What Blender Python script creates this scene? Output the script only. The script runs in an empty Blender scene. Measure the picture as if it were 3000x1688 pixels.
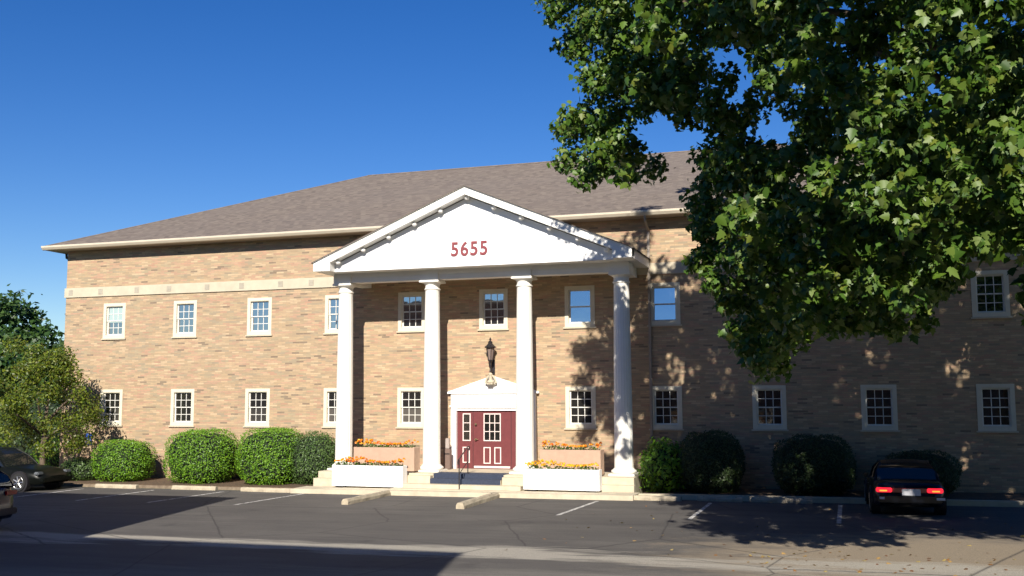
import bpy, bmesh, math, random
import numpy as np
from mathutils import Vector, Matrix, Euler
random.seed(7); rng = np.random.default_rng(11)
C = bpy.context.scene.collection
S = bpy.context.scene
# ------------------------------------------------------------------ camera
CAM = (11.982, -34.606, 3.228)
PITCH, YAW, ROLL = 0.10567, 0.31522, -0.00314
cd = bpy.data.cameras.new('camera'); cam = bpy.data.objects.new('camera', cd); C.objects.link(cam)
cd.sensor_width = 36.0; cd.lens = 36.0 * 1.00533; cd.clip_start = 0.1; cd.clip_end = 3000
fw = Vector((-math.sin(YAW) * math.cos(PITCH), math.cos(YAW) * math.cos(PITCH), math.sin(PITCH)))
rt = Vector((math.cos(YAW), math.sin(YAW), 0)); up = rt.cross(fw)
r2 = rt * math.cos(ROLL) + up * math.sin(ROLL); u2 = -rt * math.sin(ROLL) + up * math.cos(ROLL)
m = Matrix((r2, u2, -fw)).transposed().to_4x4(); m.translation = Vector(CAM)
cam.matrix_world = m
S.camera = cam
# ------------------------------------------------------------------ light
SUN_A, SUN_T = 0.215, 0.62          # light travels (-A, 1, -T)
sd = Vector((-SUN_A, 1, -SUN_T)).normalized()
ELEV = math.asin(-sd.z); AZ = math.atan2(-sd.x, -sd.y)   # sun stands at (sin AZ, cos AZ)
w = bpy.data.worlds.new('World'); S.world = w; w.use_nodes = True
nt = w.node_tree; bg = nt.nodes['Background']
sky = nt.nodes.new('ShaderNodeTexSky'); sky.sky_type = 'NISHITA'; sky.sun_disc = False
sky.sun_elevation = ELEV; sky.sun_rotation = AZ
sky.altitude = 300; sky.air_density = 1.0; sky.dust_density = 0.0; sky.ozone_density = 4.2
hs = nt.nodes.new('ShaderNodeHueSaturation'); hs.inputs['Saturation'].default_value = 1.31; hs.inputs['Hue'].default_value = 0.515
nt.links.new(sky.outputs[0], hs.inputs['Color']); nt.links.new(hs.outputs[0], bg.inputs[0]); bg.inputs[1].default_value = 0.069
ld = bpy.data.lights.new('sun', 'SUN'); ld.energy = 5.0; ld.angle = math.radians(0.53); ld.color = (1.0, 0.94, 0.84)
sun = bpy.data.objects.new('sun', ld); C.objects.link(sun)
sun.rotation_euler = (-sd).to_track_quat('Z', 'Y').to_euler(); sun.location = (10, -40, 40)
S.view_settings.view_transform = 'Standard'; S.view_settings.look = 'None'
S.view_settings.exposure = 0.66; S.view_settings.gamma = 1.0
S.cycles.max_bounces = 6; S.cycles.transparent_max_bounces = 6
# ------------------------------------------------------------------ helpers
def gz(x):                                   # the lot rises gently to the right
    return 0.12 + 0.006 * max(-40.0, min(40.0, x))
def tag(o, label=None, cat=None, group=None, kind=None):
    if label: o['label'] = label
    if cat: o['category'] = cat
    if group: o['group'] = group
    if kind: o['kind'] = kind
    return o
def empty(name, loc, rz=0.0):
    o = bpy.data.objects.new(name, None); C.objects.link(o); o.location = loc; o.rotation_euler = (0, 0, rz)
    o.empty_display_size = 0.3
    return o
class MB:
    def __init__(s): s.v = []; s.f = []; s.mi = []; s.cur = 0
    def poly(s, pts):
        n = len(s.v); s.v += [tuple(p) for p in pts]; s.f.append(tuple(range(n, n + len(pts)))); s.mi.append(s.cur)
    def add(s, vs, fs):
        n = len(s.v); s.v += [tuple(p) for p in vs]
        for f in fs: s.f.append(tuple(i + n for i in f)); s.mi.append(s.cur)
    def box(s, x0, x1, y0, y1, z0, z1, b=0.0):
        if b <= 0:
            vs = [(x, y, z) for z in (z0, z1) for y in (y0, y1) for x in (x0, x1)]
            s.add(vs, [(0, 2, 3, 1), (4, 5, 7, 6), (0, 1, 5, 4), (2, 6, 7, 3), (0, 4, 6, 2), (1, 3, 7, 5)]); return
        bm = bmesh.new(); bmesh.ops.create_cube(bm, size=1)
        for v in bm.verts:
            v.co = Vector(((x0 + x1) / 2 + v.co.x * (x1 - x0), (y0 + y1) / 2 + v.co.y * (y1 - y0), (z0 + z1) / 2 + v.co.z * (z1 - z0)))
        bmesh.ops.bevel(bm, geom=bm.edges[:] , offset=b, segments=2, affect='EDGES')
        s.frombm(bm)
    def frombm(s, bm, mat=None):
        bm.verts.index_update()
        vs = [(mat @ v.co if mat else v.co) for v in bm.verts]
        s.add(vs, [[v.index for v in f.verts] for f in bm.faces]); bm.free()
    def prism(s, pts, y0, y1, axis='y'):     # polygon in xz pushed along y (or yz pushed along x, or xy along z)
        n = len(pts)
        mk = {'y': lambda a, b, t: (a, t, b), 'x': lambda a, b, t: (t, a, b), 'z': lambda a, b, t: (a, b, t)}[axis]
        vs = [mk(a, b, y0) for a, b in pts] + [mk(a, b, y1) for a, b in pts]
        fs = [tuple(range(n)), tuple(range(2 * n - 1, n - 1, -1))]
        for i in range(n): j = (i + 1) % n; fs.append((i, i + n, j + n, j))
        s.add(vs, fs)
    def lathe(s, prof, cx, cy, n=24, z0=0.0, rf=None):
        vs = []; k = len(prof)
        for i in range(n):
            a = 2 * math.pi * i / n
            for r, z in prof:
                rr = r * (rf(i, z) if rf else 1)
                vs.append((cx + rr * math.cos(a), cy + rr * math.sin(a), z0 + z))
        fs = []
        for i in range(n):
            j = (i + 1) % n
            for q in range(k - 1): fs.append((i * k + q, j * k + q, j * k + q + 1, i * k + q + 1))
        fs.append(tuple(i * k + k - 1 for i in range(n))); fs.append(tuple(i * k for i in range(n - 1, -1, -1)))
        s.add(vs, fs)
    def tube(s, pts, rad, n=8):
        pts = [Vector(p) for p in pts]; rad = rad if isinstance(rad, (list, tuple)) else [rad] * len(pts)
        vs = []; u = None
        for i, p in enumerate(pts):
            d = (pts[min(i + 1, len(pts) - 1)] - pts[max(i - 1, 0)]).normalized()
            if u is None:
                u = d.cross(Vector((0, 0, 1)));
                if u.length < 1e-3: u = d.cross(Vector((1, 0, 0)))
            u = (u - d * u.dot(d)).normalized(); v = d.cross(u)
            for k in range(n):
                a = 2 * math.pi * k / n; vs.append(p + (u * math.cos(a) + v * math.sin(a)) * rad[i])
        fs = []
        for i in range(len(pts) - 1):
            for k in range(n): l = (k + 1) % n; fs.append((i * n + k, i * n + l, (i + 1) * n + l, (i + 1) * n + k))
        fs.append(tuple(range(n - 1, -1, -1))); fs.append(tuple((len(pts) - 1) * n + k for k in range(n)))
        s.add(vs, fs)
    def build(s, name, mats, parent=None, smooth=False, loc=None, fix=True):
        me = bpy.data.meshes.new(name); me.from_pydata(s.v, [], s.f); me.update()
        mats = mats if isinstance(mats, (list, tuple)) else [mats]
        for mm in mats: me.materials.append(mm)
        if len(mats) > 1: me.polygons.foreach_set('material_index', s.mi)
        if fix:
            bm = bmesh.new(); bm.from_mesh(me)
            bmesh.ops.remove_doubles(bm, verts=bm.verts, dist=1e-5) if fix != 'nomerge' else None
            bmesh.ops.recalc_face_normals(bm, faces=bm.faces); bm.to_mesh(me); bm.free()
        if smooth:
            for p in me.polygons: p.use_smooth = True
            if smooth == 'auto':
                try: me.set_sharp_from_angle(angle=math.radians(38))
                except Exception: pass
        o = bpy.data.objects.new(name, me); C.objects.link(o)
        if parent is not None: o.parent = parent
        if loc is not None: o.location = loc
        return o
# ------------------------------------------------------------------ materials
def mat(name, base=(0.5, 0.5, 0.5), rough=0.6, metal=0.0, spec=0.5, var=0.0, vscale=3.0, bump=0.0, bscale=40.0, stretch=None, dirt=None):
    m = bpy.data.materials.new(name); m.use_nodes = True; n = m.node_tree; b = n.nodes['Principled BSDF']
    b.inputs['Base Color'].default_value = (*base, 1); b.inputs['Roughness'].default_value = rough
    b.inputs['Metallic'].default_value = metal; b.inputs['Specular IOR Level'].default_value = spec
    if var or bump or dirt:
        tc = n.nodes.new('ShaderNodeTexCoord'); mp = n.nodes.new('ShaderNodeMapping'); n.links.new(tc.outputs['Object'], mp.inputs[0])
        if stretch: mp.inputs['Scale'].default_value = stretch
    if var or dirt:
        no = n.nodes.new('ShaderNodeTexNoise'); no.inputs['Scale'].default_value = vscale; no.inputs['Detail'].default_value = 6; no.inputs['Roughness'].default_value = 0.65
        n.links.new(mp.outputs[0], no.inputs[0])
        mx = n.nodes.new('ShaderNodeMixRGB'); mr = n.nodes.new('ShaderNodeMapRange'); mr.inputs[1].default_value = .3; mr.inputs[2].default_value = .7
        n.links.new(no.outputs[0], mr.inputs[0]); n.links.new(mr.outputs[0], mx.inputs[0])
        lo = dirt if dirt else tuple(c * (1 - var) for c in base); hi = base if dirt else tuple(min(1, c * (1 + var)) for c in base)
        mx.inputs[1].default_value = (*lo, 1); mx.inputs[2].default_value = (*hi, 1)
        n.links.new(mx.outputs[0], b.inputs['Base Color'])
    if bump:
        nb = n.nodes.new('ShaderNodeTexNoise'); nb.inputs['Scale'].default_value = bscale; nb.inputs['Detail'].default_value = 5
        n.links.new(mp.outputs[0], nb.inputs[0]); bp = n.nodes.new('ShaderNodeBump'); bp.inputs['Strength'].default_value = bump; bp.inputs['Distance'].default_value = 0.02
        n.links.new(nb.outputs[0], bp.inputs['Height']); n.links.new(bp.outputs[0], b.inputs['Normal'])
    return m
class NG:                                    # tiny node writer
    def __init__(s, name):
        s.m = bpy.data.materials.new(name); s.m.use_nodes = True; s.t = s.m.node_tree; s.b = s.t.nodes['Principled BSDF']
    def n(s, ty, **k):
        x = s.t.nodes.new(ty)
        for a, v in k.items(): setattr(x, a, v)
        return x
    def l(s, a, b): s.t.links.new(a, b)
    def math(s, op, a, b=None, c=None):
        x = s.n('ShaderNodeMath', operation=op)
        for i, q in enumerate((a, b, c)):
            if q is None: continue
            if isinstance(q, (int, float)): x.inputs[i].default_value = q
            else: s.l(q, x.inputs[i])
        return x.outputs[0]
    def ramp(s, fac, stops, interp='LINEAR'):
        r = s.n('ShaderNodeValToRGB'); r.color_ramp.interpolation = interp; e = r.color_ramp.elements
        while len(e) < len(stops): e.new(0.5)
        for el, (p, c) in zip(e, stops): el.position = p; el.color = (*c, 1) if len(c) == 3 else c
        s.l(fac, r.inputs[0]); return r.outputs[0]
    def mix(s, fac, a, b, bt='MIX'):
        x = s.n('ShaderNodeMixRGB', blend_type=bt)
        for i, q in enumerate((fac, a, b)):
            if isinstance(q, (int, float)): x.inputs[i].default_value = q
            elif isinstance(q, tuple): x.inputs[i].default_value = (*q, 1)
            else: s.l(q, x.inputs[i])
        return x.outputs[0]
    def noise(s, vec, scale, detail=5, rough=.6):
        x = s.n('ShaderNodeTexNoise'); x.inputs['Scale'].default_value = scale; x.inputs['Detail'].default_value = detail; x.inputs['Roughness'].default_value = rough
        s.l(vec, x.inputs[0]); return x.outputs[0]
    def mapping(s, vec, scale):
        x = s.n('ShaderNodeMapping'); x.inputs['Scale'].default_value = scale; s.l(vec, x.inputs[0]); return x.outputs[0]
def brick_material(name, tones, bw=0.31, bh=0.066, mortar=(0.31, 0.25, 0.175), mo=0.10):
    g = NG(name); tc = g.n('ShaderNodeTexCoord'); sp = g.n('ShaderNodeSeparateXYZ'); g.l(tc.outputs['Object'], sp.inputs[0])
    u = g.math('ADD', sp.outputs[0], sp.outputs[1]); v = sp.outputs[2]
    row = g.math('FLOOR', g.math('DIVIDE', v, bh))
    wn0 = g.n('ShaderNodeTexWhiteNoise', noise_dimensions='1D'); g.l(row, wn0.inputs['W'])
    us = g.math('ADD', g.math('DIVIDE', u, bw), g.math('ADD', g.math('MULTIPLY', row, 0.5), g.math('MULTIPLY', wn0.outputs[0], 0.16)))
    col = g.math('FLOOR', us)
    cb = g.n('ShaderNodeCombineXYZ'); g.l(col, cb.inputs[0]); g.l(row, cb.inputs[1])
    wn = g.n('ShaderNodeTexWhiteNoise', noise_dimensions='2D'); g.l(cb.outputs[0], wn.inputs[0])
    c = g.ramp(wn.outputs['Value'], tones, 'CONSTANT')
    # a second, softer tone per brick and broad drift over the wall
    wn2 = g.n('ShaderNodeTexWhiteNoise', noise_dimensions='3D'); cb2 = g.n('ShaderNodeCombineXYZ'); g.l(col, cb2.inputs[0]); g.l(row, cb2.inputs[1]); cb2.inputs[2].default_value = 7; g.l(cb2.outputs[0], wn2.inputs[0])
    f = g.math('ADD', 0.86, g.math('MULTIPLY', wn2.outputs['Value'], 0.28))
    c = g.mix(1.0, c, g.ramp(f, [(0, (0, 0, 0)), (1, (1, 1, 1))]), 'MULTIPLY')
    big = g.noise(tc.outputs['Object'], 0.55, 5); c = g.mix(g.math('MULTIPLY', big, .30), c, (.40, .255, .19))
    big2 = g.noise(g.mapping(tc.outputs['Object'], (1, 1, 2.2)), 1.3, 4); c = g.mix(g.ramp(big2, [(.45, (0, 0, 0)), (.75, (.22, .22, .22))]), c, (.32, .285, .19))
    stk = g.noise(g.mapping(tc.outputs['Object'], (2.2, 2.2, 15)), 1.0, 4, .7); c = g.mix(g.ramp(stk, [(.50, (0, 0, 0)), (.66, (.55, .55, .55))]), c, (.25, .195, .135)); c = g.mix(g.ramp(stk, [(.30, (.40, .40, .40)), (.44, (0, 0, 0))]), c, (.54, .41, .26))
    fu = g.math('FRACT', us); fv = g.math('FRACT', g.math('DIVIDE', v, bh))
    mu = g.math('LESS_THAN', fu, 0.03); mv = g.math('LESS_THAN', fv, mo * 1.3); mm = g.math('MAXIMUM', mu, mv)
    c = g.mix(mm, c, mortar)
    g.l(c, g.b.inputs['Base Color']); g.b.inputs['Roughness'].default_value = .88; g.b.inputs['Specular IOR Level'].default_value = .2
    h = g.math('ADD', g.math('MULTIPLY', g.math('SUBTRACT', 1, mm), .6), g.math('MULTIPLY', g.noise(tc.outputs['Object'], 60), .4))
    bp = g.n('ShaderNodeBump'); bp.inputs['Strength'].default_value = .45; bp.inputs['Distance'].default_value = .008
    g.l(h, bp.inputs['Height']); g.l(bp.outputs[0], g.b.inputs['Normal'])
    return g.m
TONES = [(0, (0.42, 0.305, 0.18)), (0.2, (0.475, 0.335, 0.2)), (0.38, (0.37, 0.27, 0.165)), (0.5, (0.45, 0.285, 0.185)), (0.62, (0.53, 0.39, 0.24)), (0.73, (0.36, 0.29, 0.18)), (0.82, (0.44, 0.26, 0.17)), (0.905, (0.31, 0.255, 0.17)), (0.962, (0.19, 0.145, 0.10))]
BRICK = brick_material('roman brick', TONES)
BRICK2 = brick_material('red brown brick', [(0, (.22, .10, .06)), (.4, (.26, .12, .08)), (.8, (.18, .09, .06))], .22, .075, (.3, .27, .23))
WHITE = mat('white painted wood', (.80, .78, .73), .55, var=.05, vscale=1.5)
COLW = mat('white painted column', (.80, .77, .70), .5, var=.04, vscale=2)
CREAM = mat('cream limestone trim', (.50, .435, .32), .75, var=.10, vscale=2.2, bump=.1)
TRIM = mat('cream window surround', (.62, .565, .44), .6, var=.05, vscale=4)
SASH = mat('off white sash', (.68, .66, .60), .5, var=.04)
GUTTER = mat('beige gutter metal', (.62, .54, .42), .45, var=.06)
SOFFIT = mat('brown soffit board', (.30, .25, .20), .7, var=.1)
CONC = mat('pale concrete', (.52, .45, .33), .85, var=.16, vscale=2.5, bump=.25, bscale=60)
STOPC = mat('weathered wheel stop concrete', (.50, .43, .31), .9, dirt=(.30, .25, .18), vscale=5, bump=.35, bscale=50)
RED = mat('brick red door paint', (.135, .028, .030), .5, var=.10, vscale=5)
REDNUM = mat('dull red number paint', (.22, .04, .045), .6)
BLACKM = mat('black painted iron', (.02, .018, .02), .4, var=.2)
MATB = mat('slate blue door mat', (.035, .045, .075), .95, var=.2, vscale=20, bump=.3, bscale=200)
TAN = mat('pinkish tan planter stucco', (.46, .31, .22), .85, var=.08, vscale=6, bump=.3, bscale=90)
PLW = mat('white planter paint', (.85, .84, .82), .6, var=.03)
SOIL = mat('dark potting soil', (.04, .028, .018), .95, var=.3, vscale=20, bump=.5)
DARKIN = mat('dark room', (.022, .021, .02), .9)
BLIND = mat('pale roller blind', (.33, .43, .42), .8, var=.04)
BARK = mat('grey brown bark', (.13, .095, .065), .9, var=.35, vscale=6, bump=.8, bscale=18, stretch=(1, 1, .3))
def glass(name, base, refl, wav=.04, tint=(1, 1, 1)):
    g = NG(name); tc = g.n('ShaderNodeTexCoord')
    d = g.n('ShaderNodeBsdfDiffuse'); d.inputs[0].default_value = (*base, 1)
    gl = g.n('ShaderNodeBsdfGlossy'); gl.inputs['Roughness'].default_value = .02; gl.inputs['Color'].default_value = (*tint, 1)
    mx = g.n('ShaderNodeMixShader'); mx.inputs[0].default_value = refl; g.l(d.outputs[0], mx.inputs[1]); g.l(gl.outputs[0], mx.inputs[2])
    bp = g.n('ShaderNodeBump'); bp.inputs['Strength'].default_value = wav; bp.inputs['Distance'].default_value = .05
    g.l(g.noise(tc.outputs['Object'], 1.6, 2), bp.inputs['Height']); g.l(bp.outputs[0], gl.inputs['Normal'])
    g.l(mx.outputs[0], g.t.nodes['Material Output'].inputs[0]); g.t.nodes.remove(g.b); return g.m
GLU = glass('upper window glass', (.02, .025, .03), .50)
GLL = glass('lower window glass', (.02, .019, .018), .14)
GLLV = [GLL, glass('lower window glass greyish', (.05, .046, .042), .12), glass('lower window glass with blind behind', (.10, .09, .08), .12)]
GLD = glass('door glass', (.015, .014, .013), .10)
CARGL = glass('dark car glass', (.012, .014, .014), .08, .0)
def leafmat(name, cols, trans=.35, rough=.45, spec=.35):
    g = NG(name); ge = g.n('ShaderNodeNewGeometry')
    st = [(i / len(cols), c) for i, c in enumerate(cols)]
    c = g.ramp(ge.outputs['Random Per Island'], st, 'CONSTANT')
    g.l(c, g.b.inputs['Base Color']); g.b.inputs['Roughness'].default_value = rough; g.b.inputs['Specular IOR Level'].default_value = spec
    tr = g.n('ShaderNodeBsdfTranslucent'); c2 = g.mix(1.0, c, (1.5, 1.7, .6), 'MULTIPLY'); g.l(c2, tr.inputs[0])
    mx = g.n('ShaderNodeMixShader'); mx.inputs[0].default_value = trans; g.l(g.b.outputs[0], mx.inputs[1]); g.l(tr.outputs[0], mx.inputs[2])
    g.l(mx.outputs[0], g.t.nodes['Material Output'].inputs[0]); return g.m
LEAF_T = leafmat('maple leaves', [(0.068, 0.126, 0.013), (0.042, 0.095, 0.010), (0.105, 0.163, 0.023), (0.052, 0.110, 0.015), (0.084, 0.147, 0.017), (0.032, 0.073, 0.010), (0.058, 0.115, 0.015), (0.157, 0.210, 0.063), (0.073, 0.131, 0.013), (0.126, 0.157, 0.021), (0.047, 0.100, 0.013), (0.095, 0.147, 0.021), (0.037, 0.084, 0.013), (0.063, 0.126, 0.017), (0.105, 0.157, 0.032)], .16)
LEAF_Y = leafmat('yellow green small leaves', [(.13, .17, .012), (.10, .14, .012), (.17, .20, .016), (.075, .11, .014), (.12, .12, .025), (.05, .085, .012)], .25)
LEAF_H = leafmat('clipped hedge leaves', [(.12, .25, .012), (.09, .20, .010), (.16, .29, .016), (.10, .22, .012), (.06, .14, .010)], .15)
LEAF_H2 = leafmat('duller hedge leaves', [(.07, .125, .028), (.055, .10, .024), (.09, .15, .036), (.045, .09, .02)], .15)
LEAF_D = leafmat('dark evergreen leaves', [(.03, .06, .016), (.022, .05, .012), (.04, .07, .02), (.05, .08, .02)], .12)
LEAF_G = leafmat('far tree leaves', [(.035, .075, .018), (.05, .10, .02), (.06, .11, .03), (.025, .06, .015)], .2)
LEAF_SHADED = leafmat('hedge leaves darkened for shade', [(.028, .05, .012), (.02, .04, .01), (.038, .062, .014), (.024, .046, .010)], .08)  # tree shade put into the leaf colour of the right-hand hedges
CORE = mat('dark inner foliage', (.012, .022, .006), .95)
# ------------------------------------------------------------------ foliage
MAPLE = [(0, 0), (.16, -.02), (.46, .10), (.33, .24), (.50, .52), (.27, .48), (.24, .62), (.0, 1.0)]
SIMPLE = [(0, 0), (.26, .35), (0, 1.0)]
def leaf_mesh(name, pos, nrm, size, shape, material, parent=None, fold=.22, droop=0.0):
    """pos (n,3), nrm (n,3), size (n,): one folded leaf (two faces joined at the midrib) at each point"""
    n = len(pos); half = np.array(shape); k = len(half)
    nrm = nrm / np.linalg.norm(nrm, axis=1, keepdims=True)
    rnd = rng.normal(size=(n, 3)); rnd[:, 2] -= droop
    t = rnd - (rnd * nrm).sum(1, keepdims=True) * nrm; t /= np.linalg.norm(t, axis=1, keepdims=True) + 1e-9
    b = np.cross(nrm, t)
    right = np.array([(x, y, -abs(x) * fold - .12 * y * y) for x, y in half]); left = np.array([(-x, y, -abs(x) * fold - .12 * y * y) for x, y in half[1:-1]])
    P = np.vstack([right, left]); q = len(P)
    W = pos[:, None, :] + size[:, None, None] * (P[None, :, 0:1] * b[:, None, :] + (P[None, :, 1:2] - .5) * t[:, None, :] + P[None, :, 2:3] * nrm[:, None, :])
    verts = W.reshape(-1, 3)
    fr = list(range(k)); fl = [k - 1] + [k + i for i in range(len(left) - 1, -1, -1)] + [0]
    la, lb = len(fr), len(fl)
    base = (np.arange(n) * q)[:, None]
    loops = np.hstack([base + np.array(fr)[None, :], base + np.array(fl)[None, :]]).reshape(-1)
    starts = (np.arange(n) * (la + lb))[:, None] + np.array([0, la])[None, :]
    me = bpy.data.meshes.new(name)
    me.vertices.add(len(verts)); me.vertices.foreach_set('co', verts.astype(np.float32).ravel())
    me.loops.add(len(loops)); me.loops.foreach_set('vertex_index', loops.astype(np.int32))
    me.polygons.add(2 * n); me.polygons.foreach_set('loop_start', starts.astype(np.int32).ravel())
    me.update(calc_edges=True); me.validate()
    me.materials.append(material)
    o = bpy.data.objects.new(name, me); C.objects.link(o)
    if parent is not None: o.parent = parent
    return o
def clump_points(clumps, per, shell=.55, bias=(0, -.35, .45), flat=.85):
    P = []; N = []
    for (x, y, z, r) in clumps:
        k = max(3, int(per * (r / .75) ** 2)); d = rng.normal(size=(k, 3)); d /= np.linalg.norm(d, axis=1, keepdims=True)
        rad = r * (shell + (1 - shell) * rng.random(k)) ** .7 * (1 + .22 * rng.normal(size=k) * (rng.random(k) < .3))
        p = d * rad[:, None]; p[:, 2] *= flat; P.append(p + np.array([x, y, z]))
        N.append(d * .55 + rng.normal(size=(k, 3)) * .62 + np.array(bias))
    return np.vstack(P), np.vstack(N)
def hedge(label, cx, cy, rx, ry, z0, z1, n, material, leaf=.075, power=2.8, rough=.032, group=None, name='clipped_hedge', cat='shrub', lump=.0):
    root = empty(name, (cx, cy, z0)); tag(root, label, cat, group)
    h = z1 - z0
    d = rng.normal(size=(n, 3)); d /= np.linalg.norm(d, axis=1, keepdims=True)
    d = d[d[:, 2] > -.88]
    rr = (np.abs(d[:, 0]) ** power + np.abs(d[:, 1]) ** power + np.abs(d[:, 2]) ** power) ** (-1 / power)
    ph = rng.random(6) * 6.28
    wob = 1 + .035 * np.sin(d[:, 0] * 5 + ph[0]) * np.sin(d[:, 2] * 4 + ph[1]) + .03 * np.sin(d[:, 0] * 9 + ph[2] + d[:, 2] * 7) + lump * np.sin(d[:, 0] * 13 + ph[3]) * np.sin(d[:, 2] * 11 + ph[4])
    rr = rr * wob * (1 + rough * rng.normal(size=len(d)))
    P = d * rr[:, None] * np.array([rx, ry, h / 2]); P[:, 2] += h / 2
    P[:, 2] = np.maximum(P[:, 2], .03)
    N = d / np.array([rx, ry, h / 2]) + rng.normal(size=d.shape) * .55 + np.array([.05, -.35, .3])
    leaf_mesh('foliage', P, N, leaf * (.7 + .6 * rng.random(len(P))), SIMPLE, material, root, droop=.3)
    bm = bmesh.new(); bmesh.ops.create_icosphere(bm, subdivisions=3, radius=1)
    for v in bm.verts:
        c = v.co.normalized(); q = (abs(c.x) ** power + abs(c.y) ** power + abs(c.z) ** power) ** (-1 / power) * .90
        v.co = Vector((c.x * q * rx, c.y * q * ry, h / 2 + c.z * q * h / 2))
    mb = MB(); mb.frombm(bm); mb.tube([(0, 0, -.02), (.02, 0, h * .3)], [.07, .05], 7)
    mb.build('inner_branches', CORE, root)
    return root
# ------------------------------------------------------------------ setting: ground, lot, kerb
def sheet(name, xs, ys, dz, material, kind='structure', parent=None):
    me = MB(); vs = [(x, y, gz(x) + dz) for y in ys for x in xs]; nx = len(xs)
    me.add(vs, [(j * nx + i, j * nx + i + 1, (j + 1) * nx + i + 1, (j + 1) * nx + i) for j in range(len(ys) - 1) for i in range(nx - 1)])
    return tag(me.build(name, material, parent), kind=kind)
g = NG('lawn'); tc = g.n('ShaderNodeTexCoord')
g.l(g.ramp(g.noise(tc.outputs['Object'], .6, 8, .75), [(.3, (.035, .075, .015)), (.55, (.07, .13, .02)), (.75, (.11, .15, .03))]), g.b.inputs['Base Color']); g.b.inputs['Roughness'].default_value = .95
LAWN = g.m
sheet('ground', [-1200, -40, -10, 10, 40, 1200], [-900, -60, 0, 60, 1500], -.03, LAWN)
# asphalt: dark patches, fine aggregate, pale worn drive lane
g = NG('worn asphalt'); tc = g.n('ShaderNodeTexCoord'); sp = g.n('ShaderNodeSeparateXYZ'); g.l(tc.outputs['Object'], sp.inputs[0]); ob = tc.outputs['Object']
c = g.ramp(g.noise(g.mapping(ob, (.35, .8, 1)), 1.0, 7, .65), [(.25, (.058, .054, .052)), (.48, (.090, .083, .077)), (.68, (.135, .124, .11))])
c = g.mix(g.ramp(g.noise(g.mapping(ob, (.10, 2.6, 1)), 1.0, 5, .7), [(.45, (0, 0, 0)), (.70, (.5, .5, .5))]), c, (.165, .152, .135))
oil = g.noise(g.mapping(ob, (.9, .7, 1)), .9, 3, .5); c = g.mix(g.ramp(oil, [(.64, (0, 0, 0)), (.74, (.55, .55, .55))]), c, (.035, .033, .032))
c = g.mix(g.ramp(g.noise(ob, .35, 5, .7), [(.42, (0, 0, 0)), (.62, (.8, .8, .8))]), c, (.105, .096, .088))
# tan gravelly wear toward the right-hand front
dx = g.math('SUBTRACT', sp.outputs[0], 14.5); dy = g.math('SUBTRACT', sp.outputs[1], -14.0)
dd = g.math('SQRT', g.math('ADD', g.math('MULTIPLY', g.math('MULTIPLY', dx, dx), .05), g.math('MULTIPLY', g.math('MULTIPLY', dy, dy), .10)))
wear = g.math('ADD', g.math('SUBTRACT', 1.6, dd), g.math('MULTIPLY', g.math('SUBTRACT', g.noise(g.mapping(ob, (.7, 1.6, 1)), 1.2, 6, .7), .5), 1.6))
c = g.mix(g.ramp(wear, [(.1, (0, 0, 0)), (.7, (.95, .95, .95))]), c, (.31, .25, .175))
# pale concrete-dust strip running along the lane
yc = g.math('ADD', sp.outputs[1], g.math('ADD', 14.9, g.math('MULTIPLY', g.math('SUBTRACT', g.noise(ob, .22, 3), .5), 1.3)))
band = g.math('SUBTRACT', 1.0, g.math('MULTIPLY', g.math('ABSOLUTE', yc), .75))
bn = g.math('ADD', g.math('ADD', band, g.math('MULTIPLY', g.math('SUBTRACT', g.noise(g.mapping(ob, (.16, .9, 1)), 1.0, 4, .6), .56), 3.2)), g.math('MULTIPLY', g.math('SUBTRACT', g.noise(g.mapping(ob, (.5, 3.5, 1)), 1.5, 6, .7), .5), 1.1))
c = g.mix(g.ramp(bn, [(.22, (0, 0, 0)), (.62, (.92, .92, .92))]), c, (.42, .385, .32))
lw = g.math('ADD', g.math('MULTIPLY', g.math('SUBTRACT', -15.6, sp.outputs[1]), .5), g.math('MULTIPLY', g.math('SUBTRACT', sp.outputs[0], 9.0), .10))
lw = g.math('ADD', lw, g.math('MULTIPLY', g.math('SUBTRACT', g.noise(g.mapping(ob, (.25, 1.6, 1)), 1.2, 6, .7), .5), 2.0))
c = g.mix(g.ramp(lw, [(.1, (0, 0, 0)), (.9, (.8, .8, .8))]), c, (.25, .23, .195))
fine = g.noise(ob, 55, 3, .7); c = g.mix(g.ramp(fine, [(.35, (.5, .5, .5)), (.6, (0, 0, 0))]), c, (.045, .042, .040))
spk = g.noise(ob, 130, 2, .6); c = g.mix(g.ramp(spk, [(.66, (0, 0, 0)), (.74, (.5, .5, .5))]), c, (.26, .24, .21))
vo = g.n('ShaderNodeTexVoronoi', feature='DISTANCE_TO_EDGE'); vo.inputs['Scale'].default_value = .22
dis = g.mix(.12, ob, g.noise(ob, 1.2, 5)); g.l(dis, vo.inputs['Vector'])
c = g.mix(g.ramp(vo.outputs['Distance'], [(0.0, (.75, .75, .75)), (.006, (0, 0, 0))]), c, (.03, .028, .028))
g.l(c, g.b.inputs['Base Color']); g.b.inputs['Roughness'].default_value = .85; g.b.inputs['Specular IOR Level'].default_value = .3
bp = g.n('ShaderNodeBump'); bp.inputs['Strength'].default_value = .5; bp.inputs['Distance'].default_value = .01; g.l(fine, bp.inputs['Height']); g.l(bp.outputs[0], g.b.inputs['Normal'])
ASPH = g.m
sheet('parking_lot', [-40, -20, 0, 20, 40], [-60, -30, -3.4], .004, ASPH)
def worn_paint():
    g = NG('worn white paint'); tc = g.n('ShaderNodeTexCoord'); f = g.noise(tc.outputs['Object'], 9, 6, .75)
    g.l(g.mix(g.ramp(f, [(.40, (0, 0, 0)), (.56, (1, 1, 1))]), (.12, .115, .11), (.62, .60, .56)), g.b.inputs['Base Color']); g.b.inputs['Roughness'].default_value = .8; return g.m
PAINT = worn_paint()
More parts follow.
